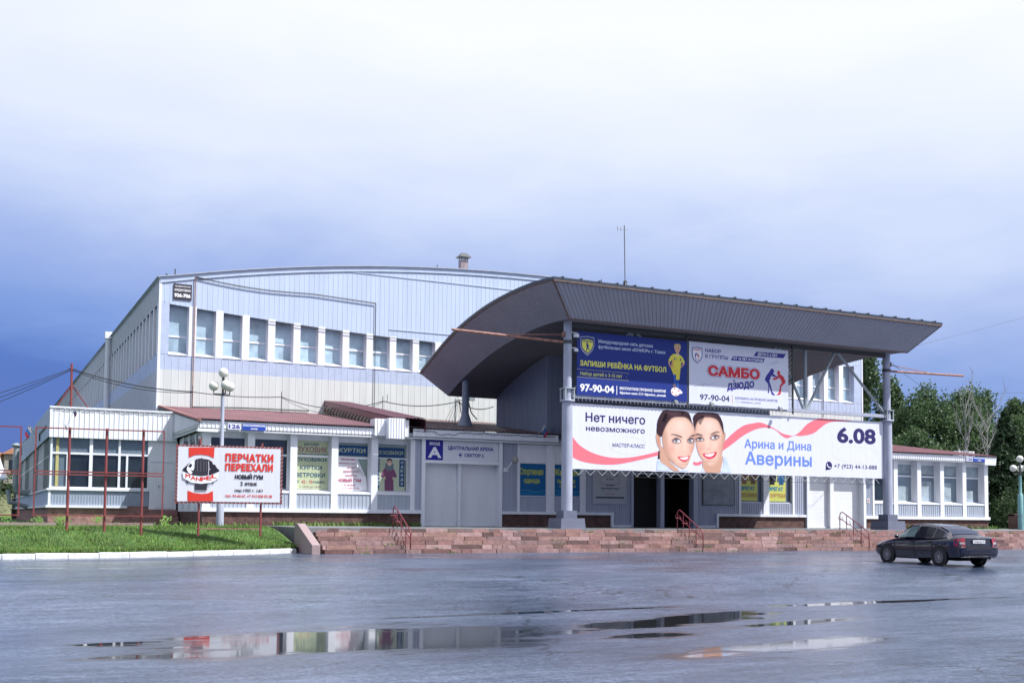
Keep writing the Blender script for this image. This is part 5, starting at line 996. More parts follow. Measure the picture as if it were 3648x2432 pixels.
# street plates
def plates(x, side, ln='КРАСНОАРМЕЙСКАЯ'):
    t, p = board('house_number_plate', 'white house number plate on the ' + side, 'number plate', x, x + .62, 5.50, 5.80, EY - .06, (.62, .64, .70), .015); p.text('126', .1, .9, .2, .8, NB, 1, .02); p.build('lettering', t)
    t, p = board('street_plate', 'blue street name plate on the ' + side, 'street sign', x + .68, x + 1.78, 5.50, 5.80, EY - .06, (.02, .06, .36), .015); p.rect(0, 1, .56, 1, (.10, .16, .48)); p.text(ln, .03, .97, .62, .9, WHT, 2, .01); p.text('улица', .36, .64, .15, .40, WHT, 2, .02); p.build('lettering', t)
plates(10.72, 'eave above the left end windows'); plates(59.1, 'eave above the right end windows')
t, p = board('phone_sign', 'small dark sign with white phone number high on the hall corner', 'sign', 10.02, 11.03, 13.72, 14.62, HY - .06, (.04, .035, .05), .03)
p.text('РЕКЛАМНОЕ АГЕНТСТВО', .08, .92, .80, .88, WHT, 1, .02); p.text('КАЖДАЯ СОБАКА', .06, .94, .54, .68, WHT, 1, .02); p.text('936-706', .06, .92, .16, .38, WHT, 1, .05); p.build('lettering', t)
# ------------------------------------------------------------------ billboards on the lawn
def sagp(a, c, n, sag): a, c = Vector(a), Vector(c); return [a.lerp(c, t) - Vector((0, 0, sag * 4 * t * (1 - t))) for t in np.linspace(0, 1, n)]
RB = -.142
t = thing('billboard', 'glove shop billboard with red stripes and globe emblem on two red poles', 'billboard', (7.07, 43.31, 2.0), RB)
w, h_ = 3.96, 2.17
b = MB()
for x in (-.03, w - .03): b.box(x, x + .07, .0, .06, -.05, h_ + .02)
b.box(.04, w - .03, .0, .06, -.05, .02); b.box(.04, w - .03, 0, .06, h_ - .04, h_ + .02); b.build('frame', redm, t, local=True)
for x in (.86, 3.2): MB().tube([(x, .12, -1.3), (x, .12, h_ + (.28 if x < 1 else .17))], .044, 10).build('pole', redm, t, local=True)
MB().box(.8, 3.2, .09, .14, -1.04, -1.0).build('crossbar', rustm, t, local=True)
b = MB(); b.box(.05, w - .05, -.012, 0, .02, h_ - .05); b.build('banner_cloth', pmat((.64, .65, .70)), t, local=True)
p = Print(w - .1, h_ - .07); p.mb.cur = 0
RD2 = (.62, .045, .03); BK = (.02, .018, .03)
p.poly([(.099, .985), (.347, .997), (.342, .80), (.29, .845), (.223, .86), (.16, .85), (.102, .80)], RD2, 3); p.poly([(.098, .2), (.16, .155), (.232, .14), (.29, .15), (.341, .198), (.345, .008), (.10, .006)], RD2, 3)
p.poly([(.048, .56), (.075, .64), (.12, .72), (.17, .755), (.222, .78), (.29, .77), (.345, .70), (.375, .62), (.396, .56), (.30, .47), (.222, .455), (.14, .47)], BK, 4, True)
p.poly([(.085, .60), (.11, .70), (.15, .745), (.165, .70), (.15, .66), (.158, .60), (.145, .53), (.12, .50), (.095, .545)], WHT, 5, True); p.poly([(.10, .64), (.12, .69), (.135, .66), (.12, .62)], BK, 6, True); p.poly([(.33, .72), (.35, .70), (.36, .68), (.335, .69)], WHT, 5); p.poly([(.30, .60), (.306, .61), (.31, .59), (.303, .585)], WHT, 5)
p.poly([(.121, .589), (.140, .56), (.155, .60), (.160, .72), (.172, .775), (.186, .772), (.194, .79), (.212, .785), (.222, .80), (.238, .782), (.256, .782), (.270, .758), (.288, .70), (.292, .48), (.17, .475), (.14, .53)], (.035, .033, .045), 6, True)
for x in (.186, .217, .247, .272): p.ring([(x, .755), (x + .002, .68), (x, .60), (x + .001, .55)], .010, (.22, .22, .25), 7, closed=False)
p.ring([(.292, .74), (.296, .6), (.293, .5), (.30, .46)], .018, WHT, 7, closed=False); p.ring([(.156, .74), (.155, .62), (.125, .56)], .012, WHT, 7, closed=False)
p.poly([(.046, .548), (.09, .51), (.146, .475), (.222, .462), (.313, .485), (.36, .52), (.397, .555), (.395, .431), (.36, .38), (.316, .347), (.224, .325), (.133, .344), (.09, .38), (.052, .426)], WHT, 8); p.ring([(.046, .548), (.146, .475), (.222, .462), (.313, .485), (.397, .555), (.395, .431), (.316, .347), (.224, .325), (.133, .344), (.052, .426)], .010, (.5, .5, .53), 9, sm=False)
for k, ch in enumerate('MANPEL'):
    x = .075 + .0505 * k; q = (k - 2.5) / 2.5; p.text(ch, x, x + .043, .375 + .06 * q * q, .445 + .06 * q * q, RD2, 9, .03)
p.poly([(.165, .335), (.283, .335), (.281, .205), (.168, .203)], (.035, .033, .045), 6); p.ring([(.168, .2), (.28, .2)], .02, (.4, .4, .42), 7, closed=False, sm=False); p.ring([(.285, .335), (.287, .27), (.31, .29)], .012, BK, 6, closed=False); p.poly([(.075, .42), (.10, .36), (.105, .30), (.085, .35)], BK, 6); p.poly([(.33, .34), (.35, .345), (.335, .315)], BK, 6)
p.text('ПЕРЧАТКИ', .459, .924, .757, .885, RD2, 4, .06, space=1.15); p.text('ПЕРЕЕХАЛИ', .459, .922, .582, .703, RD2, 4, .06, space=1.12); p.text('НОВЫЙ ГУМ', .555, .826, .430, .50, BK, 4, .055); p.text('2 этаж', .608, .77, .31, .378, BK, 4, .025); p.text('пер.1905 г. 14/1', .553, .827, .19, .244, BK, 4, .012); p.text('тел. 93-44-47, +7 913 828 93 08', .46, .923, .09, .138, RD2, 4, .015)
o = p.build('print', t); o.location = (.05, -.013, .02)
b = MB()
for k in range(26):
    x = .1 + .15 * k; b.tube([(x, -.016, h_ - .06), (x + .06, -.01, h_ + .03)], .006, 4); b.tube([(x, -.016, .03), (x + .06, -.01, -.06)], .006, 4)
for k in range(14):
    z = .1 + .145 * k; b.tube([(w - .06, -.016, z), (w + .05, -.01, z + .07)], .006, 4); b.tube([(.06, -.016, z), (-.04, -.01, z + .07)], .006, 4)
b.build('lacing', white, t, local=True)
def bframe(loc, rz, label, w, px):
    t = thing('billboard_stand', label, 'billboard', loc, rz, 'empty red billboard frames on the lawn'); r = .035
    for z0, z1 in ((1.62, 3.27), (0., 1.56)):
        b = MB(); b.box(0, .05, 0, .05, z0, z1); b.box(w - .05, w, 0, .05, z0, z1); b.box(.05, w - .05, 0, .05, z0, z0 + .045); b.box(.05, w - .05, 0, .05, z1 - .045, z1); b.build('panel_frame', redm, t, local=True)
    for x in px: MB().tube([(x, .12, -.72), (x, .12, 3.3)], .05, 10).build('post', redm, t, local=True)
    MB().box(px[0], px[-1], .1, .14, -.30, -.27).build('crossbar', rustm, t, local=True)
bframe((2.10, 43.9, 1.42), -.119, 'empty red billboard frame on three posts left of the glove billboard', 4.55, (1.17, 2.47, 3.78))
bframe((-3.0, 44.5, 1.42), -.119, 'empty red billboard frame at the left edge, cut by the photo border', 4.68, (.9, 2.2))
# ------------------------------------------------------------------ lamp posts
def lamp(x, y, z0, H, label, base=True, col=None):
    col = col or postm
    t = thing('street_lamp', label, 'street lamp', (x, y, z0), 0, 'three-globe lamp posts')
    b = MB(); b.lathe([(.17, 0), (.17, 2.2), (.12, 2.26), (.095, 2.3), (.08, H - 1.35), (.08, H - 1.3)], (x, y, z0), 14); pp = b.build('pole', col, t, smooth=True)
    b = MB(); b.tube([(x, y, z0 + H - 1.35), (x, y, z0 + H - .42)], .06, 8)
    a0 = 2.686
    for k in range(3):
        a = a0 + k * 2 * PI / 3; q = (x + .42 * math.cos(a), y + .42 * math.sin(a)); b.tube([(x, y, z0 + H - 1.22), (*q, z0 + H - 1.2), (*q, z0 + H - 1.06)], .03, 6)
    b.build('arm', darksteel, t)
    for c in [(x, y, z0 + H - .24)] + [(x + .42 * math.cos(a0 + k * 2 * PI / 3), y + .42 * math.sin(a0 + k * 2 * PI / 3), z0 + H - .84) for k in range(3)]:
        b = MB(); b.sphere(c, .22, 20, 14); b.build('globe', globem, t, smooth=True)
lamp(10.15, 50.2, .98, 7.2, 'tall three-globe lamp post behind the glove billboard')
lamp(60.1, 48.4, TZ, 4.75, 'lower teal three-globe lamp post at the right edge before the dark trees', col=mat('teal_post', (.14, .30, .32), .5, var=.2))
# ------------------------------------------------------------------ mast, cables, antenna
t = thing('cable_mast', 'red pipe mast with braces rising behind the white annex', 'mast', (4.93, 66, 6.7))
MB().tube([(4.95, 66, 6.6), (4.92, 66, 9.92)], .065, 10).build('pole', redm, t)
for dx in (-.95, 1.45): MB().tube([(4.93, 66, 8.75), (4.93 + dx, 66, 7.0 if dx < 0 else 6.7)], .035, 6).build('brace', maroonm, t)
MB().tube([(4.75, 66, 9.62), (5.1, 66, 9.62)], .03, 6).build('insulator', darksteel, t)
def cable(label, pts, r=.025): b = MB(); b.tube(pts, r, 5); return tag(b.build('overhead_cable', cablem), label, 'cable')
M0 = (4.92, 66, 9.62)
for k, (dz, lb) in enumerate([(0, 'uppermost of the three cables falling left from the red mast'), (-.45, 'middle one of the three cables falling left from the red mast'), (-.85, 'lowest of the three cables falling left from the red mast')]):
    cable(lb, sagp((4.85, 65.9, 9.6 - .05 * k), (-14, 66 + k, 3.9 + dz * 1.6), 14, .8 + .1 * k), .018)
stands = [(10.9, 62.2, 8.30), (15.9, 62.2, 8.30), (21.9, 61.8, 8.35), (26.6, 61.5, 8.55)]
cable('sagging black cable from the red mast to the rod behind the lamp globes', sagp(M0, stands[0], 16, .25), .032)
cable('thinner lower cable sagging beside the black one right of the red mast', sagp((4.92, 66, 9.55), (10.9, 62.2, 8.25), 16, .36), .02)
cable('sagging cable between the first and second roof rods above the maroon tiles', sagp(stands[0], stands[1], 14, .12), .026)
cable('sagging cable between the second roof rod and the forked roof rod', sagp(stands[1], stands[2], 16, .55), .026)
cable('thin cable hanging lowest between the second and the forked roof rod', sagp((15.9, 62.2, 8.27), (21.9, 61.8, 8.3), 16, .85), .016)
cable('dark cable sagging from the pair of roof rods to the weathered cable stand', sagp(stands[2], stands[3], 16, .28), .032)
cable('wavy dark cable between the weathered cable stand and the upper lobby wall', sagp(stands[3], (30.0, 63.5, 8.6), 16, .3), .034)
for (x, y, z), lb in zip(stands[:3], ['thin cable rod on the maroon roof behind the lamp globes', 'thin cable rod on the maroon roof right of the lamp globes', 'forked cable rod on the roof right of the raised roof strip']):
    b = MB(); b.tube([(x, y, 7.2), (x, y, z + .3)], .022, 5)
    if x > 20: b.tube([(x, y, z), (x + .28, y, z), (x + .28, y, z + .4)], .018, 5)
    tag(b.build('cable_rod', darksteel), lb, 'rod')
t = thing('cable_stand', 'cluttered cable stand on the weathered roof left of the grey rear post', 'cable stand', (26.6, 61.5, 7.2)); 
b = MB(); b.tube([(26.45, 61.5, 7.1), (26.5, 61.5, 8.75)], .05); b.tube([(27.2, 61.5, 7.2), (27.25, 61.5, 8.6)], .05); b.tube([(26.4, 61.5, 8.65), (27.7, 61.5, 8.75)], .05); b.box(27.4, 27.75, 61.4, 61.6, 8.65, 8.95); b.build('frame', steelm, t)
b = MB(); 
for k in range(5): b.tube([(26.5 + .05 * k, 61.45, 8.6), (25.6 + .25 * k, 61.2, 7.15)], .013, 4)
b.tube([(26.7, 61.4, 8.6), (26.8, 61.4, 7.9), (27.2, 61.4, 7.4)], .03); b.tube([(27.3, 61.4, 8.6), (27.5, 61.4, 7.9), (27.9, 61.4, 7.5)], .04); b.build('wire_bundle', cablem, t)
cable('thin loose wire dropping from the canopy corner to the weathered roof', [(25.2, 59.5, 9.6), (26., 60, 8.6), (26.8, 60.3, 7.4)], .012)
cable('loose looping wires along the white fascia over entrance A', [(20 + .28 * k, EY - .05, 5.86 - .05 * abs(math.sin(k * .9)) - (.12 if 4 < k < 9 else 0)) for k in range(30)], .014)
cable('loose wire along the top of the white annex fascia', [(3.6 + .3 * k, AY - .2, 6.66 + .04 * math.sin(k * 2.1)) for k in range(20)], .014)
cable('faint long wire rising to the right over the trees', sagp((70, 100, 15), (140, 90, 34), 10, 1.), .016)
cable('faint wire falling from the right canopy post towards the dead birches', sagp((46.0, 45.4, 10.4), (84, 72, 12.2), 10, .8), .012)
cable('faint straight wire crossing the sky above the birches', sagp((60, 90, 13.8), (150, 95, 20.5), 10, .6), .014)
b = MB(); X, Y = 44.0, 70
b.tube([(X, Y, 18.7), (X - .1, Y, 23.7)], .035, 6); b.tube([(X - .75, Y, 23.35), (X + .25, Y, 23.42)], .022, 5)
for k in range(3): b.tube([(X - .7 + .3 * k, Y, 23.2), (X - .7 + .3 * k, Y, 23.55)], .015, 4)
for dx, dy in ((-.6, 0), (.55, 0), (.1, .5), (-.15, -.5), (.3, -.3)): b.tube([(X, Y, 19.5), (X + dx, Y + dy, 18.2)], .05, 5)
b.sphere((X, Y, 19.35), .16, 8, 6); tag(b.build('roof_antenna', darksteel), 'thin roof antenna with splayed feet standing above the canopy', 'antenna')
# wall lamp, flags
t = thing('wall_lamp', 'grey cobra head lamp on a bracket right of entrance A', 'wall lamp', (25.5, FY, 4.2))
b = MB(); b.box(25.22, 25.5, FY - .04, FY + .05, 3.92, 4.12); b.tube([(25.36, FY - .02, 4.02), (25.38, FY - .3, 4.15), (25.5, FY - .5, 4.4)], .035); b.build('bracket', white, t)
b = MB(); b.sphere((25.62, FY - .6, 4.52), .2, 12, 8, .8, 1.2, 1.1); b.build('lamp_head', mat('lamp_head_grey', (.25, .25, .24), .4), t, smooth=True)
def flag(loc, d, label, sc=1., cols=((.40, .40, .42), (.02, .12, .34), (.30, .03, .06))):
    t = thing('flag', label, 'flag', loc, 0, 'small tricolour flags'); x, y, z = loc; dx, dy, dz = d
    MB().tube([loc, (x + dx * 1.2, y + dy * 1.2, z + dz * 1.2)], .02 * sc, 5).build('flagpole', steelm, t)
    b = MB(); n = 5; tip = Vector((x + dx * 1.15, y + dy * 1.15, z + dz * 1.15)); al = -Vector((dx, dy, dz)); dn = Vector((.25 * (1 if dx >= 0 else -1), .02, -.55)) * sc
    for k in range(3):
        b.cur = k
        for i in range(n):
            P = [tip + al * (.24 * (i + a)) * .8 * sc * .6 + dn * ((k + c) / 3) * (1.1) + Vector((0, .03 * math.sin((i + a) * 2), 0)) for a, c in ((0, 0), (1, 0), (1, 1), (0, 1))]; b.quad(*P)
    b.build('cloth', [mat('flag_%d' % k, c, .7) for k, c in enumerate(cols)], t)
flag((4.2, AY - .2, 5.8), (.30, -.3, .78), 'furled tricolour flag on a leaning staff across the white annex fascia', .4)
flag((AX0 - .1, 70, 6.0), (-.35, -.2, .55), 'tricolour flag hanging at the far left side of the annex', .9)
flag((27.0, EY, 5.75), (.28, -.3, .65), 'small tricolour flag on the dark eave beside the canopy', .8)
# ------------------------------------------------------------------ parked sedan
CARP = mat('dark_blue_car_paint', (.008, .009, .024), .12, .0, var=.05, coat=.7, spec=.4)
CX = Vector((30.8, 28.05)); ph = .10; hd = Vector((math.sin(ph), math.cos(ph))); rt = Vector((math.cos(ph), -math.sin(ph)))
cc = CX + hd * 1.36 + rt * .78
car = thing('parked_car', 'dark blue four door sedan parked on the wet asphalt at the right', 'car', (cc.x, cc.y, gz(cc.y) + .005), -ph)
ST = [(-2.41, .44, .64, .70, .62), (-2.38, .36, .66, .82, .66), (-2.30, .30, .70, .87, .70), (-2.26, .29, 1.00, .86, .86), (-2.16, .27, 1.065, .88, .9), (-1.75, .25, 1.05, .905, .88), (-1.0, .22, .99, .915, .84), (0, .20, .965, .918, .80), (.9, .20, .955, .915, .78), (1.15, .2, .95, .912, .77), (1.7, .23, .87, .90, .72), (2.1, .27, .78, .85, .64), (2.3, .33, .68, .77, .56), (2.4, .40, .58, .62, .52)]
b = MB(); vs = []; fs = []
for (y, zb, zt, w_, zm) in ST:
    half = [(.0, zt), (.62 * w_, zt), (.88 * w_, zt - .03), (.975 * w_, zt - .10 if zt - .1 > zm else (zt + zm) / 2), (w_, min(zm, zt - .12)), (.995 * w_, (zm + zb) / 2), (.965 * w_, zb + .05), (.88 * w_, zb), (0, zb)]
    ring = half + [(-x, z) for x, z in half[-2:0:-1]]; vs += [(x, y, z) for x, z in ring]; m_ = len(ring)
for i in range(len(ST) - 1):
    for k in range(m_): fs.append((i * m_ + k, i * m_ + (k + 1) % m_, (i + 1) * m_ + (k + 1) % m_, (i + 1) * m_ + k))
fs += [tuple(range(m_ - 1, -1, -1)), tuple((len(ST) - 1) * m_ + k for k in range(m_))]
b.add(vs, fs); body = b.build('body', CARP, car, smooth=True, local=True)
try:
    body.data.set_sharp_from_angle(angle=R(38))
except Exception: pass
GH = [(-1.86, 1.06, .70, .80, 1.03), (-1.42, 1.285, .64, .845, 1.0), (-1.0, 1.43, .60, .86, .985), (-.5, 1.495, .58, .868, .975), (0., 1.505, .575, .87, .97), (.38, 1.465, .58, .868, .965), (.78, 1.26, .61, .85, .96), (1.25, .955, .66, .80, .945)]
b = MB(); vs = []; fs = []
for (y, zr, rw, bw, bz) in GH: vs += [(-bw, y, bz), (-rw, y, max(bz + .005, zr - .05)), (-rw * .86, y, zr - .008), (-rw * .4, y, zr + .008), (rw * .4, y, zr + .008), (rw * .86, y, zr - .008), (rw, y, max(bz + .005, zr - .05)), (bw, y, bz)]
for i in range(len(GH) - 1): fs += [(i * 8 + k, i * 8 + k + 1, (i + 1) * 8 + k + 1, (i + 1) * 8 + k) for k in range(7)]
b.add(vs, fs); rfc = b.build('roof', CARP, car, smooth=True, local=True)
def gh(y, f, s, off=.012):   # point on the greenhouse side: f 0 belt .. 1 roof edge
    q = np.array(GH); zr, rw, bw, bz = (np.interp(y, q[:, 0], q[:, k]) for k in (1, 2, 3, 4)); ze = max(bz + .005, zr - .05)
    return (s * (bw + (rw - bw) * f + off), y, bz + (ze - bz) * f + .004)
CG = mat('car_glass', (.012, .013, .020), .12, var=.2, spec=.22); CG2 = mat('clear_car_glass', (.13, .19, .19), .06, var=.4, vs=5, spec=.9)
for s in (-1, 1):
    for nm, ya_, yb_, m in (('front_window', -.02, .98, CG2), ('rear_window', -.92, -.10, CG), ('quarter_window', -1.42, -1.0, CG)):
        b = MB(); n = 8; vs = []
        for i in range(n + 1):
            y = ya_ + (yb_ - ya_) * i / n; q = np.array(GH); top = .90; vs += [gh(y, .08, s), gh(y, top, s)]
        b.add(vs, [(2 * i, 2 * i + 2, 2 * i + 3, 2 * i + 1) for i in range(n)]); b.build(nm, m, car, local=True)
def ghtop(y, f, off=.014):
    q = np.array(GH); zr, rw = (np.interp(y, q[:, 0], q[:, k]) for k in (1, 2)); return (f * rw, y, zr + (.008 if abs(f) < .5 else -.004) + off)
for nm, ya_, yb_ in (('rear_windscreen', -1.74, -1.04), ('windscreen', 1.12, .42)):
    b = MB(); vs = []; n = 6
    for i in range(n + 1): vs += [ghtop(ya_ + (yb_ - ya_) * i / n, f, .014) for f in (-.93, -.4, .4, .93)]
    b.add(vs, [(i * 4 + k, i * 4 + k + 1, i * 4 + k + 5, i * 4 + k + 4) for i in range(n) for k in range(3)]); b.build(nm, mat('tinted_screen', (.008, .016, .05), .06, var=.2, spec=.45), car, local=True)
RIM = mat('alloy_rim', (.30, .30, .33), .3, .8)
for s in (-1, 1):
    for y in (-1.36, 1.43):
        b = MB(); b.lathe([(.20, -.10), (.29, -.105), (.315, -.07), (.315, .07), (.29, .105), (.20, .10)], (0, 0, 0), 28, 'x'); wh = b.build('wheel', black, car, smooth=True, local=True); wh.location = (s * .828, y, .315)
        b = MB(); b.lathe([(.205, s * .098), (.19, s * .085), (.17, s * .06), (.0, s * .06)], (0, 0, 0), 24, 'x')
        b.cur = 1; b.lathe([(.208, s * .104), (.188, s * .10)], (0, 0, 0), 24, 'x')
        for k in range(10):
            a = 2 * PI * k / 10; da = .085
            b.add([(s * .098, .05 * math.cos(a - .4), .05 * math.sin(a - .4)), (s * .098, .05 * math.cos(a + .4), .05 * math.sin(a + .4)), (s * .102, .19 * math.cos(a + da), .19 * math.sin(a + da)), (s * .102, .19 * math.cos(a - da), .19 * math.sin(a - da))], [(0, 1, 2, 3)])
        b.lathe([(.055, s * .105), (0, s * .112)], (0, 0, 0), 12, 'x'); b.build('rim', [black, RIM], wh, local=True)
        b = MB(); b.lathe([(.37, 0), (.0, 0)], (s * .9215, y, .33), 24, 'x'); b.lathe([(.385, 0), (.40, s * .02), (.37, s * .02)], (s * .905, y, .33), 28, 'x')
        bb = [v for v in b.v]; b.build('wheel_arch', black, car, local=True)
LAMP = mat('red_lamp_lens', (.32, .008, .02), .12, var=.2, coat=1.); LAMPW = mat('clear_lamp_lens', (.45, .38, .38), .12, var=.2)
for s in (-1, 1):
    b = MB(); b.add([(s * .60, -2.30, 1.01), (s * .86, -2.235, .985), (s * .885, -2.07, .965), (s * .895, -2.05, .74), (s * .875, -2.26, .70), (s * .62, -2.335, .70)], [(0, 1, 4, 5), (1, 2, 3, 4)]); lp = b.build('tail_light', LAMP, car, local=True)
    b = MB(); b.add([(s * .64, -2.338, .86), (s * .84, -2.268, .86), (s * .84, -2.272, .79), (s * .64, -2.342, .79)], [(0, 1, 2, 3)]); b.build('reversing_lens', LAMPW, lp, local=True)
    b = MB(); b.sphere((s * .99, .80, 1.02), .10, 12, 8, 1, .7, .75); b.build('mirror', CARP, car, smooth=True, local=True)
    for y in (.05, -.85):
        b = MB(); b.box(s * .91 - .02, s * .91 + .035, y - .1, y + .08, .82, .855); b.build('door_handle', black, car, local=True)
    b = MB()
    for y in (-.06, 1.02, -.98): b.box(s * .917 - .006, s * .917 + .004, y - .006, y + .006, .28, .95)
    b.box(s * .92 - .01, s * .92 + .012, -1.0, 1.05, .50, .55); b.build('door_seam', black, car, local=True)
BUMP = mat('grey_bumper_paint', (.05, .05, .065), .35, .3)
b = MB(); b.box(-.58, .58, -2.36, -2.26, .70, .715); b.box(-.52, .52, -2.425, -2.40, .47, .485); b.add([(-.84, -2.40, .66), (.84, -2.40, .66), (.80, -2.29, .71), (-.80, -2.29, .71)], [(0, 1, 2, 3)]); b.build('bumper_trim', BUMP, car, local=True)
b = MB(); b.box(-.27, .27, -2.345, -2.315, .82, .94); pl = b.build('number_plate', mat('plate_white', (.62, .62, .64), .4, var=.03), car, local=True)
pr = Print(.52, .112); pr.text('О 706 СА', .08, .72, .2, .75, (.2, .2, .22), 1, .02); pr.text('70', .80, .94, .4, .8, (.2, .2, .22), 1, .02); q = pr.build('characters', pl); q.location = (-.26, -2.347, .823)
b = MB(); b.box(-.07, .07, -2.29, -2.27, .985, 1.005); b.box(.55, .66, -2.335, -2.31, .80, .81); b.box(.58, .66, -2.335, -2.31, .74, .75); b.build('badge', mat('chrome_badge', (.5, .5, .52), .2, .9), car, local=True)
b = MB(); b.tube([(.55, -2.35, .28), (.55, -2.1, .28)], .035); b.build('exhaust', steelm, car, local=True)
b = MB(); b.add([(-.85, -2.2, .2), (.85, -2.2, .2), (.85, 2.2, .24), (-.85, 2.2, .24)], [(0, 1, 2, 3)]); b.build('underbody', black, car, local=True)
car.scale = (.975, .975, .975)
# beige maple leaf stuck on the rear corner
b = MB(); P = [(0, 0), (-.07, .02), (-.13, .10), (-.09, .11), (-.12, .2), (-.055, .175), (-.01, .27), (.035, .175), (.10, .2), (.075, .11), (.125, .10), (.06, .02)]
V, F = fill([P]); b.add([(0, x * 1.15, z * 1.15) for x, z in V] + [(.006, x * 1.15, z * 1.15) for x, z in V], [tuple(f) for f in F] + [tuple(int(i) + len(V) for i in f) for f in F])
o = b.build('maple_leaf', mat('dry_leaf', (.62, .54, .46), .8, var=.25, vs=12)); lp_ = Matrix.Rotation(-ph, 4, 'Z') @ Vector((-.92, -1.86, 1.0 - .02)); o.location = (cc.x + lp_.x, cc.y + lp_.y, gz(cc.y) + .945); o.rotation_euler = (0, .1, -ph)
tag(o, 'pale beige maple leaf on the rear corner of the dark sedan', 'leaf')
# ------------------------------------------------------------------ trees
def leafquads(C, size, drop=0., flat=0.):
    """C: n x 3 centres -> verts, faces of small tilted leaf sprays"""
    n = len(C); a = rng.normal(size=(n, 3)); a[:, 2] -= drop; a /= np.linalg.norm(a, axis=1)[:, None]
    r = rng.normal(size=(n, 3)); r[:, 2] *= (1 - flat); c = np.cross(a, r); c /= np.linalg.norm(c, axis=1)[:, None] + 1e-9
    s = size * .50 * rng.uniform(.6, 1.35, (n, 1)); a = a * s; c = c * s * .5
    V = np.stack([C - c * .3, C + a * .5 - c, C + a, C + a * .5 + c], 1).reshape(-1, 3)
    return V, [(4 * i, 4 * i + 1, 4 * i + 2, 4 * i + 3) for i in range(n)]
def tree(x, y, z, H, Wd, label, kind='birch', nl=9000, m=None, lsize=.42, base=.12, bark=None, group='trees behind the right wing', lean=0.):
    t = thing({'spruce': 'spruce_tree', 'poplar': 'poplar_tree'}.get(kind, 'birch_tree'), label, 'tree', (x, y, z), 0, group)
    b = MB(); top = (x + lean, y, z + H * .86); b.tube([(x, y, z - .2), (x + lean * .3, y, z + H * .35), (x + lean * .6, y + .2, z + H * .6), top], [Wd * .035 + .1, Wd * .03 + .07, .1, .03], 8)
    CC = []
    if kind == 'spruce':
        nt_ = 24
        for k in range(nt_):
            f = k / (nt_ - 1); zz = z + H * (.05 + .93 * f); rr = Wd * .5 * (1 - f) ** .8 + .15
            for q in range(int(7 + 7 * (1 - f))):
                a = random.uniform(0, 2 * PI); L_ = rr * random.uniform(.7, 1.12); m_ = int(max(6, nl * 2.3 / (nt_ * 11)))
                u = np.sqrt(rng.uniform(.02, 1, m_)); side = rng.normal(0, .16, m_) * u * L_ * .9
                CC.append(np.stack([x + np.cos(a) * u * L_ - np.sin(a) * side, y + np.sin(a) * u * L_ + np.cos(a) * side, zz - .28 * u * L_ - .12 * u * u * L_ + rng.normal(0, .05, m_) - np.abs(side) * .3], 1))
    else:
        nb = 62 if kind == 'birch' else 56
        for k in range(nb):
            f = random.uniform(base, 1.0) if k > 6 else random.uniform(.75, 1.0)
            prof = math.sin(PI * min(1, .12 + f * .88)) ** .65 if kind == 'birch' else (1 - f) ** .5 * min(1, f * 4 + .2)
            rr = Wd * .5 * max(.14, prof); a = random.uniform(0, 2 * PI); rad = rr * math.sqrt(random.uniform(.1, 1))
            cx, cy, cz = x + lean * f + rad * math.cos(a), y + rad * math.sin(a), z + H * f - (.05 * H * rad / Wd)
            b.tube([(x + lean * f * .7, y, z + H * max(.08, f - .22)), ((x + cx) / 2, (y + cy) / 2, (z + H * max(.1, f - .12) + cz) / 2), (cx, cy, cz)], [.07, .045, .015], 4, False)
            s_ = Wd * random.uniform(.07, .15); m_ = int(nl * 2.5 / nb)
            P = rng.normal(size=(m_, 3)); P /= np.linalg.norm(P, axis=1)[:, None]; P *= (rng.uniform(.15, 1, (m_, 1)) ** .5) * s_
            P[:, 2] *= 1.15 if kind == 'birch' else 1.5
            if kind == 'birch': P[:, 2] -= rng.exponential(.45, m_) * s_ * 1.1
            ns = 5; sa = rng.integers(0, ns, m_); so_ = rng.normal(0, .75, (ns, 2)) * s_; far = rng.random(m_) < .3   # hanging strands
            P[far, :2] = so_[sa[far]] + rng.normal(0, .06, (far.sum(), 2)); P[far, 2] = s_ * .5 - rng.uniform(0, 2.6, far.sum()) * s_
            CC.append(P + np.array([cx, cy, cz]))
    b.build('trunk', bark or barkm, t)
    V, F = leafquads(np.concatenate(CC), lsize, .6 if kind == 'birch' else (.2 if kind == 'spruce' else -.2), .3)
    MB().add(V.tolist(), F).build('crown', m or leafA, t)
    return t
GZ = TZ - .03
tree(87.2, 90.0, GZ, 18.4, 9., 'tall loose poplar rising between the hall corner and the right canopy post', 'poplar', 9000, leafB, .5)
tree(91.2, 90.0, GZ, 15.8, 7., 'shorter poplar beside the tall one, just right of the canopy post', 'poplar', 6500, leafB, .5)
tree(86.8, 81., GZ, 13.8, 9.4, 'drooping birch standing left of the birch group behind the right wing roof', 'birch', 7500)
tree(90.4, 80, GZ, 13.4, 9.2, 'drooping birch in the middle of the group behind the right wing roof', 'birch', 7500)
tree(94.0, 81, GZ, 14.9, 7.6, 'tall narrow birch behind the bare pale branches', 'birch', 6000)
tree(97.4, 79, GZ, 13.2, 5., 'slim birch top right of the bare pale branches', 'birch', 4000)
tree(99.6, 77., GZ, 15.8, 4.2, 'slender pointed birch highest at the right edge', 'birch', 4200)
tree(84.0, 84.5, GZ, 10.5, 6, 'lower birch tucked against the hall corner', 'birch', 5000)
tree(88.6, 76, GZ, 9.8, 9.5, 'broad low birch filling the middle behind the right wing roof', 'birch', 8000)
tree(82.6, 78.5, GZ, 9.2, 8.5, 'broad low birch behind the right canopy post', 'birch', 7000)
tree(97., 75.5, GZ, 12.2, 8.5, 'broad birch beside the tallest right-hand one', 'birch', 8000)
tree(93., 75, GZ, 10.6, 9.5, 'rounded low birch behind the right end of the wing roof', 'birch', 6000)
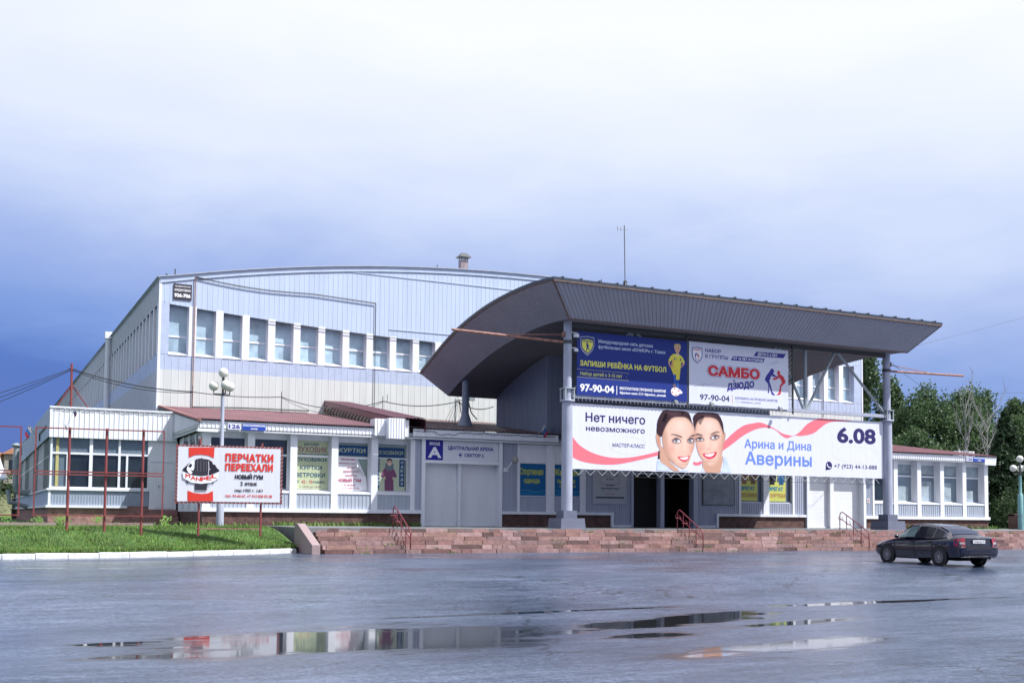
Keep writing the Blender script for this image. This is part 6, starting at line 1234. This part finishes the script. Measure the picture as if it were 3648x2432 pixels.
tree(80.5, 66.0, GZ, 9.6, 8.2, 'dark broad spruce right of the wing end', 'spruce', 9000, leafC, .42)
tree(76.0, 63.0, GZ, 7.8, 6.2, 'shorter dark spruce filling the gap beside the right wing', 'spruce', 8000, leafC, .38)
tree(85.6, 63.0, GZ, 13.6, 9.6, 'largest dark spruce, cut by the right border behind the lamp post', 'spruce', 12000, leafC, .42)
tree(85.0, 70.0, GZ, 10.6, 7.6, 'dark spruce standing behind the white right end of the wing', 'spruce', 8000, leafC, .42)
def bush(x, y, H, Wd, label, n=2500, m=leafD):
    t = thing('shrub', label, 'shrub', (x, y, GZ), 0, 'shrubs beside the right wing'); C = rng.normal(size=(n, 3)); C /= np.linalg.norm(C, axis=1)[:, None]; C *= rng.uniform(.3, 1, (n, 1)) ** .5
    C = C * np.array([Wd / 2, Wd / 2, H / 2]) * (1 + .25 * np.sin(C[:, :1] * 5 + C[:, 2:] * 4)) + np.array([x, y, GZ + H / 2]); V, F = leafquads(C, .28)
    MB().add(V.tolist(), F).build('foliage', m, t); b = MB()
    for k in range(5): b.tube([(x, y, GZ - .1), (x + random.uniform(-.4, .4) * Wd, y + random.uniform(-.4, .4) * Wd, GZ + H * .7)], [.05, .015], 5)
    b.build('stem', barkm, t)
bush(68.5, 60.5, 3.6, 3.2, 'lighter rounded shrub right beside the white end of the wing'); bush(72.2, 58.5, 3.0, 3.4, 'low dark shrub just left of the teal lamp post'); bush(75.5, 58, 4.4, 4.0, 'tall shrub behind the teal lamp post'); bush(78.5, 57.5, 3.6, 4.2, 'dense shrub at the right border beyond the steps'); bush(70.5, 63, 5.2, 4., 'high grey green shrub behind the right wing corner', 3200)
def dead(x, y, H, label, seed, sp):
    rr = random.Random(seed); t = thing('dead_birch', label, 'tree', (x, y, GZ), 0, 'bare pale birches'); b = MB()
    b.tube([(x, y, GZ - .1), (x + .1, y, GZ + H * .5), (x + .2, y, GZ + H)], [.13, .09, .02], 7); b.build('trunk', birchbark, t); b = MB()
    for k in range(18):
        f = rr.uniform(.25, .9); a = rr.choice((-1, 1)); L_ = H * rr.uniform(.22, .45); p0 = Vector((x + .1, y, GZ + H * f)); e = p0 + Vector((a * L_ * sp * rr.uniform(.5, 1), rr.uniform(-.6, .6), L_ * .8)); mid = p0.lerp(e, .5) + Vector((a * .15, 0, -.1))
        b.tube([p0, mid, e], [.048, .03, .01], 5, False)
        for q in range(3):
            s0 = p0.lerp(e, rr.uniform(.35, .9)); b.tube([s0, s0 + Vector((rr.uniform(-.5, .5) * 1.6, rr.uniform(-.3, .3), rr.uniform(.4, 1.3)))], [.025, .008], 4, False)
    b.build('branch', birchbark, t)
dead(83.0, 70.4, 10.6, 'bare pale birch with a forked crown, right of the other bare one', 4, .62); dead(81.3, 71.3, 11.9, 'taller bare pale birch, left of the forked bare one', 9, .38)
# ------------------------------------------------------------------ things far left and right
b = MB(); b.box(80.2, 82.2, 71.0, 71.6, .9, 7.9); tag(b.build('white_parapet', white), 'white wall top showing above the right wing roof before the birches', 'wall')
b = MB(); b.box(62.6, 63.3, 50.6, 51.4, .9, 2.0); b.box(64.2, 64.5, 51, 51.3, .9, 2.0); b.box(62.6, 64.6, 50.9, 51.5, 1.9, 2.05); tag(b.build('stone_block', plinthm), 'low brown stone stand beside the right end of the wing', 'stone stand')
ORG = mat('orange_roof', (.42, .20, .12), .7, var=.2); HW = mat('house_wall', (.30, .28, .25), .8, var=.2)
def house(x, y, w, d, zb, h, rh, label, wm=HW):
    t = thing('distant_house', label, 'house', (x, y, zb), 0, 'orange roofed houses on the far left slope')
    MB().box(x - w / 2, x + w / 2, y, y + d, zb, zb + h).build('wall', wm, t)
    b = MB(); o = .5; z = zb + h; b.add([(x - w / 2 - o, y - o, z), (x + w / 2 + o, y - o, z), (x + w / 2 + o, y + d + o, z), (x - w / 2 - o, y + d + o, z), (x, y - o, z + rh), (x, y + d + o, z + rh)], [(0, 1, 4), (2, 3, 5), (1, 2, 5, 4), (3, 0, 4, 5), (0, 3, 2, 1)]); b.build('roof', ORG, t)
    for k in range(3):
        q = x - w / 2 + w * (k + .5) / 3; b = MB(); b.box(q - .5, q + .5, y - .04, y + .02, zb + h * .45, zb + h * .8); b.build('window', darkglass, t)
    b = MB(); b.box(x + 1, x + 1.8, y + 2, y + 2.8, z, z + rh + 1.2); b.build('chimney', HW, t)
house(2.2, 201, 9, 10, 5.5, 4.6, 2.4, 'orange roofed house at the far left edge'); house(8.4, 196, 7, 9, 6.2, 4.8, 2.4, 'orange roofed house peeking out left of the annex')
b = MB(); n = 26; vs = []
for i in range(n + 1):
    x = -60 + 140 * i / n
    for j, (y, z) in enumerate(((176, .6), (190, 4.2), (206, 6.), (230, 6.2))): vs.append((x, y, z + .6 * math.sin(i * 1.3 + j)))
b.add(vs, [(i * 4 + j, i * 4 + 4 + j, i * 4 + 5 + j, i * 4 + j + 1) for i in range(n) for j in range(3)]); tag(b.build('far_hill', mat('dry_hill', (.12, .13, .06), .9, var=.4, vs=.3), smooth=True), kind='structure')
b = MB(); C = np.stack([rng.uniform(-30, 16, 4000), rng.uniform(178, 198, 4000), rng.uniform(3, 8, 4000)], 1); V, F = leafquads(C, .8); b.add(V.tolist(), F); tag(b.build('hillside_bushes', leafD), kind='stuff')
t = thing('shed', 'pale roofed shed at the far left behind the billboard frame', 'shed', (-1.5, 100, 1)); MB().box(-8, 2.2, 100, 110, .9, 4.2).build('wall', mat('shed_wall', (.24, .26, .30), .6), t); b = MB(); b.add([(-8.5, 99.4, 4.2), (2.7, 99.4, 4.2), (2.2, 110, 6.9), (-8.5, 110, 6.9), (-8.5, 99.4, 4.35), (2.7, 99.4, 4.35), (2.2, 110, 7.05), (-8.5, 110, 7.05)], [(0, 3, 2, 1), (4, 5, 6, 7), (0, 1, 5, 4), (1, 2, 6, 5), (3, 0, 4, 7), (2, 3, 7, 6)]); b.build('roof', mat('pale_roof', (.52, .56, .62), .4), t)
t = thing('vent_duct', 'tall grey ventilation duct bending into the annex at far left', 'duct', (2.6, 76.8, 1))
MB().tube([(2.6, 76.9, 3.2), (2.6, 76.9, 5.75)], .17, 12).build('riser', steelm, t); b = MB(); b.tube([(2.6, 76.9, 3.3), (2.7, 77, 2.9), (3.0, 77.1, 2.8), (3.5, 77.2, 2.8)], .2, 10); b.tube([(2.2, 77.3, 3.0), (2.3, 77.3, 2.2), (3.4, 77.5, 1.9)], .15, 10); b.build('elbow', steelm, t); MB().lathe([(.21, 5.7), (.28, 5.78), (.28, 5.86), (.1, 5.95), (0, 5.97)], (2.6, 76.9, 0), 12).build('cap', steelm, t)
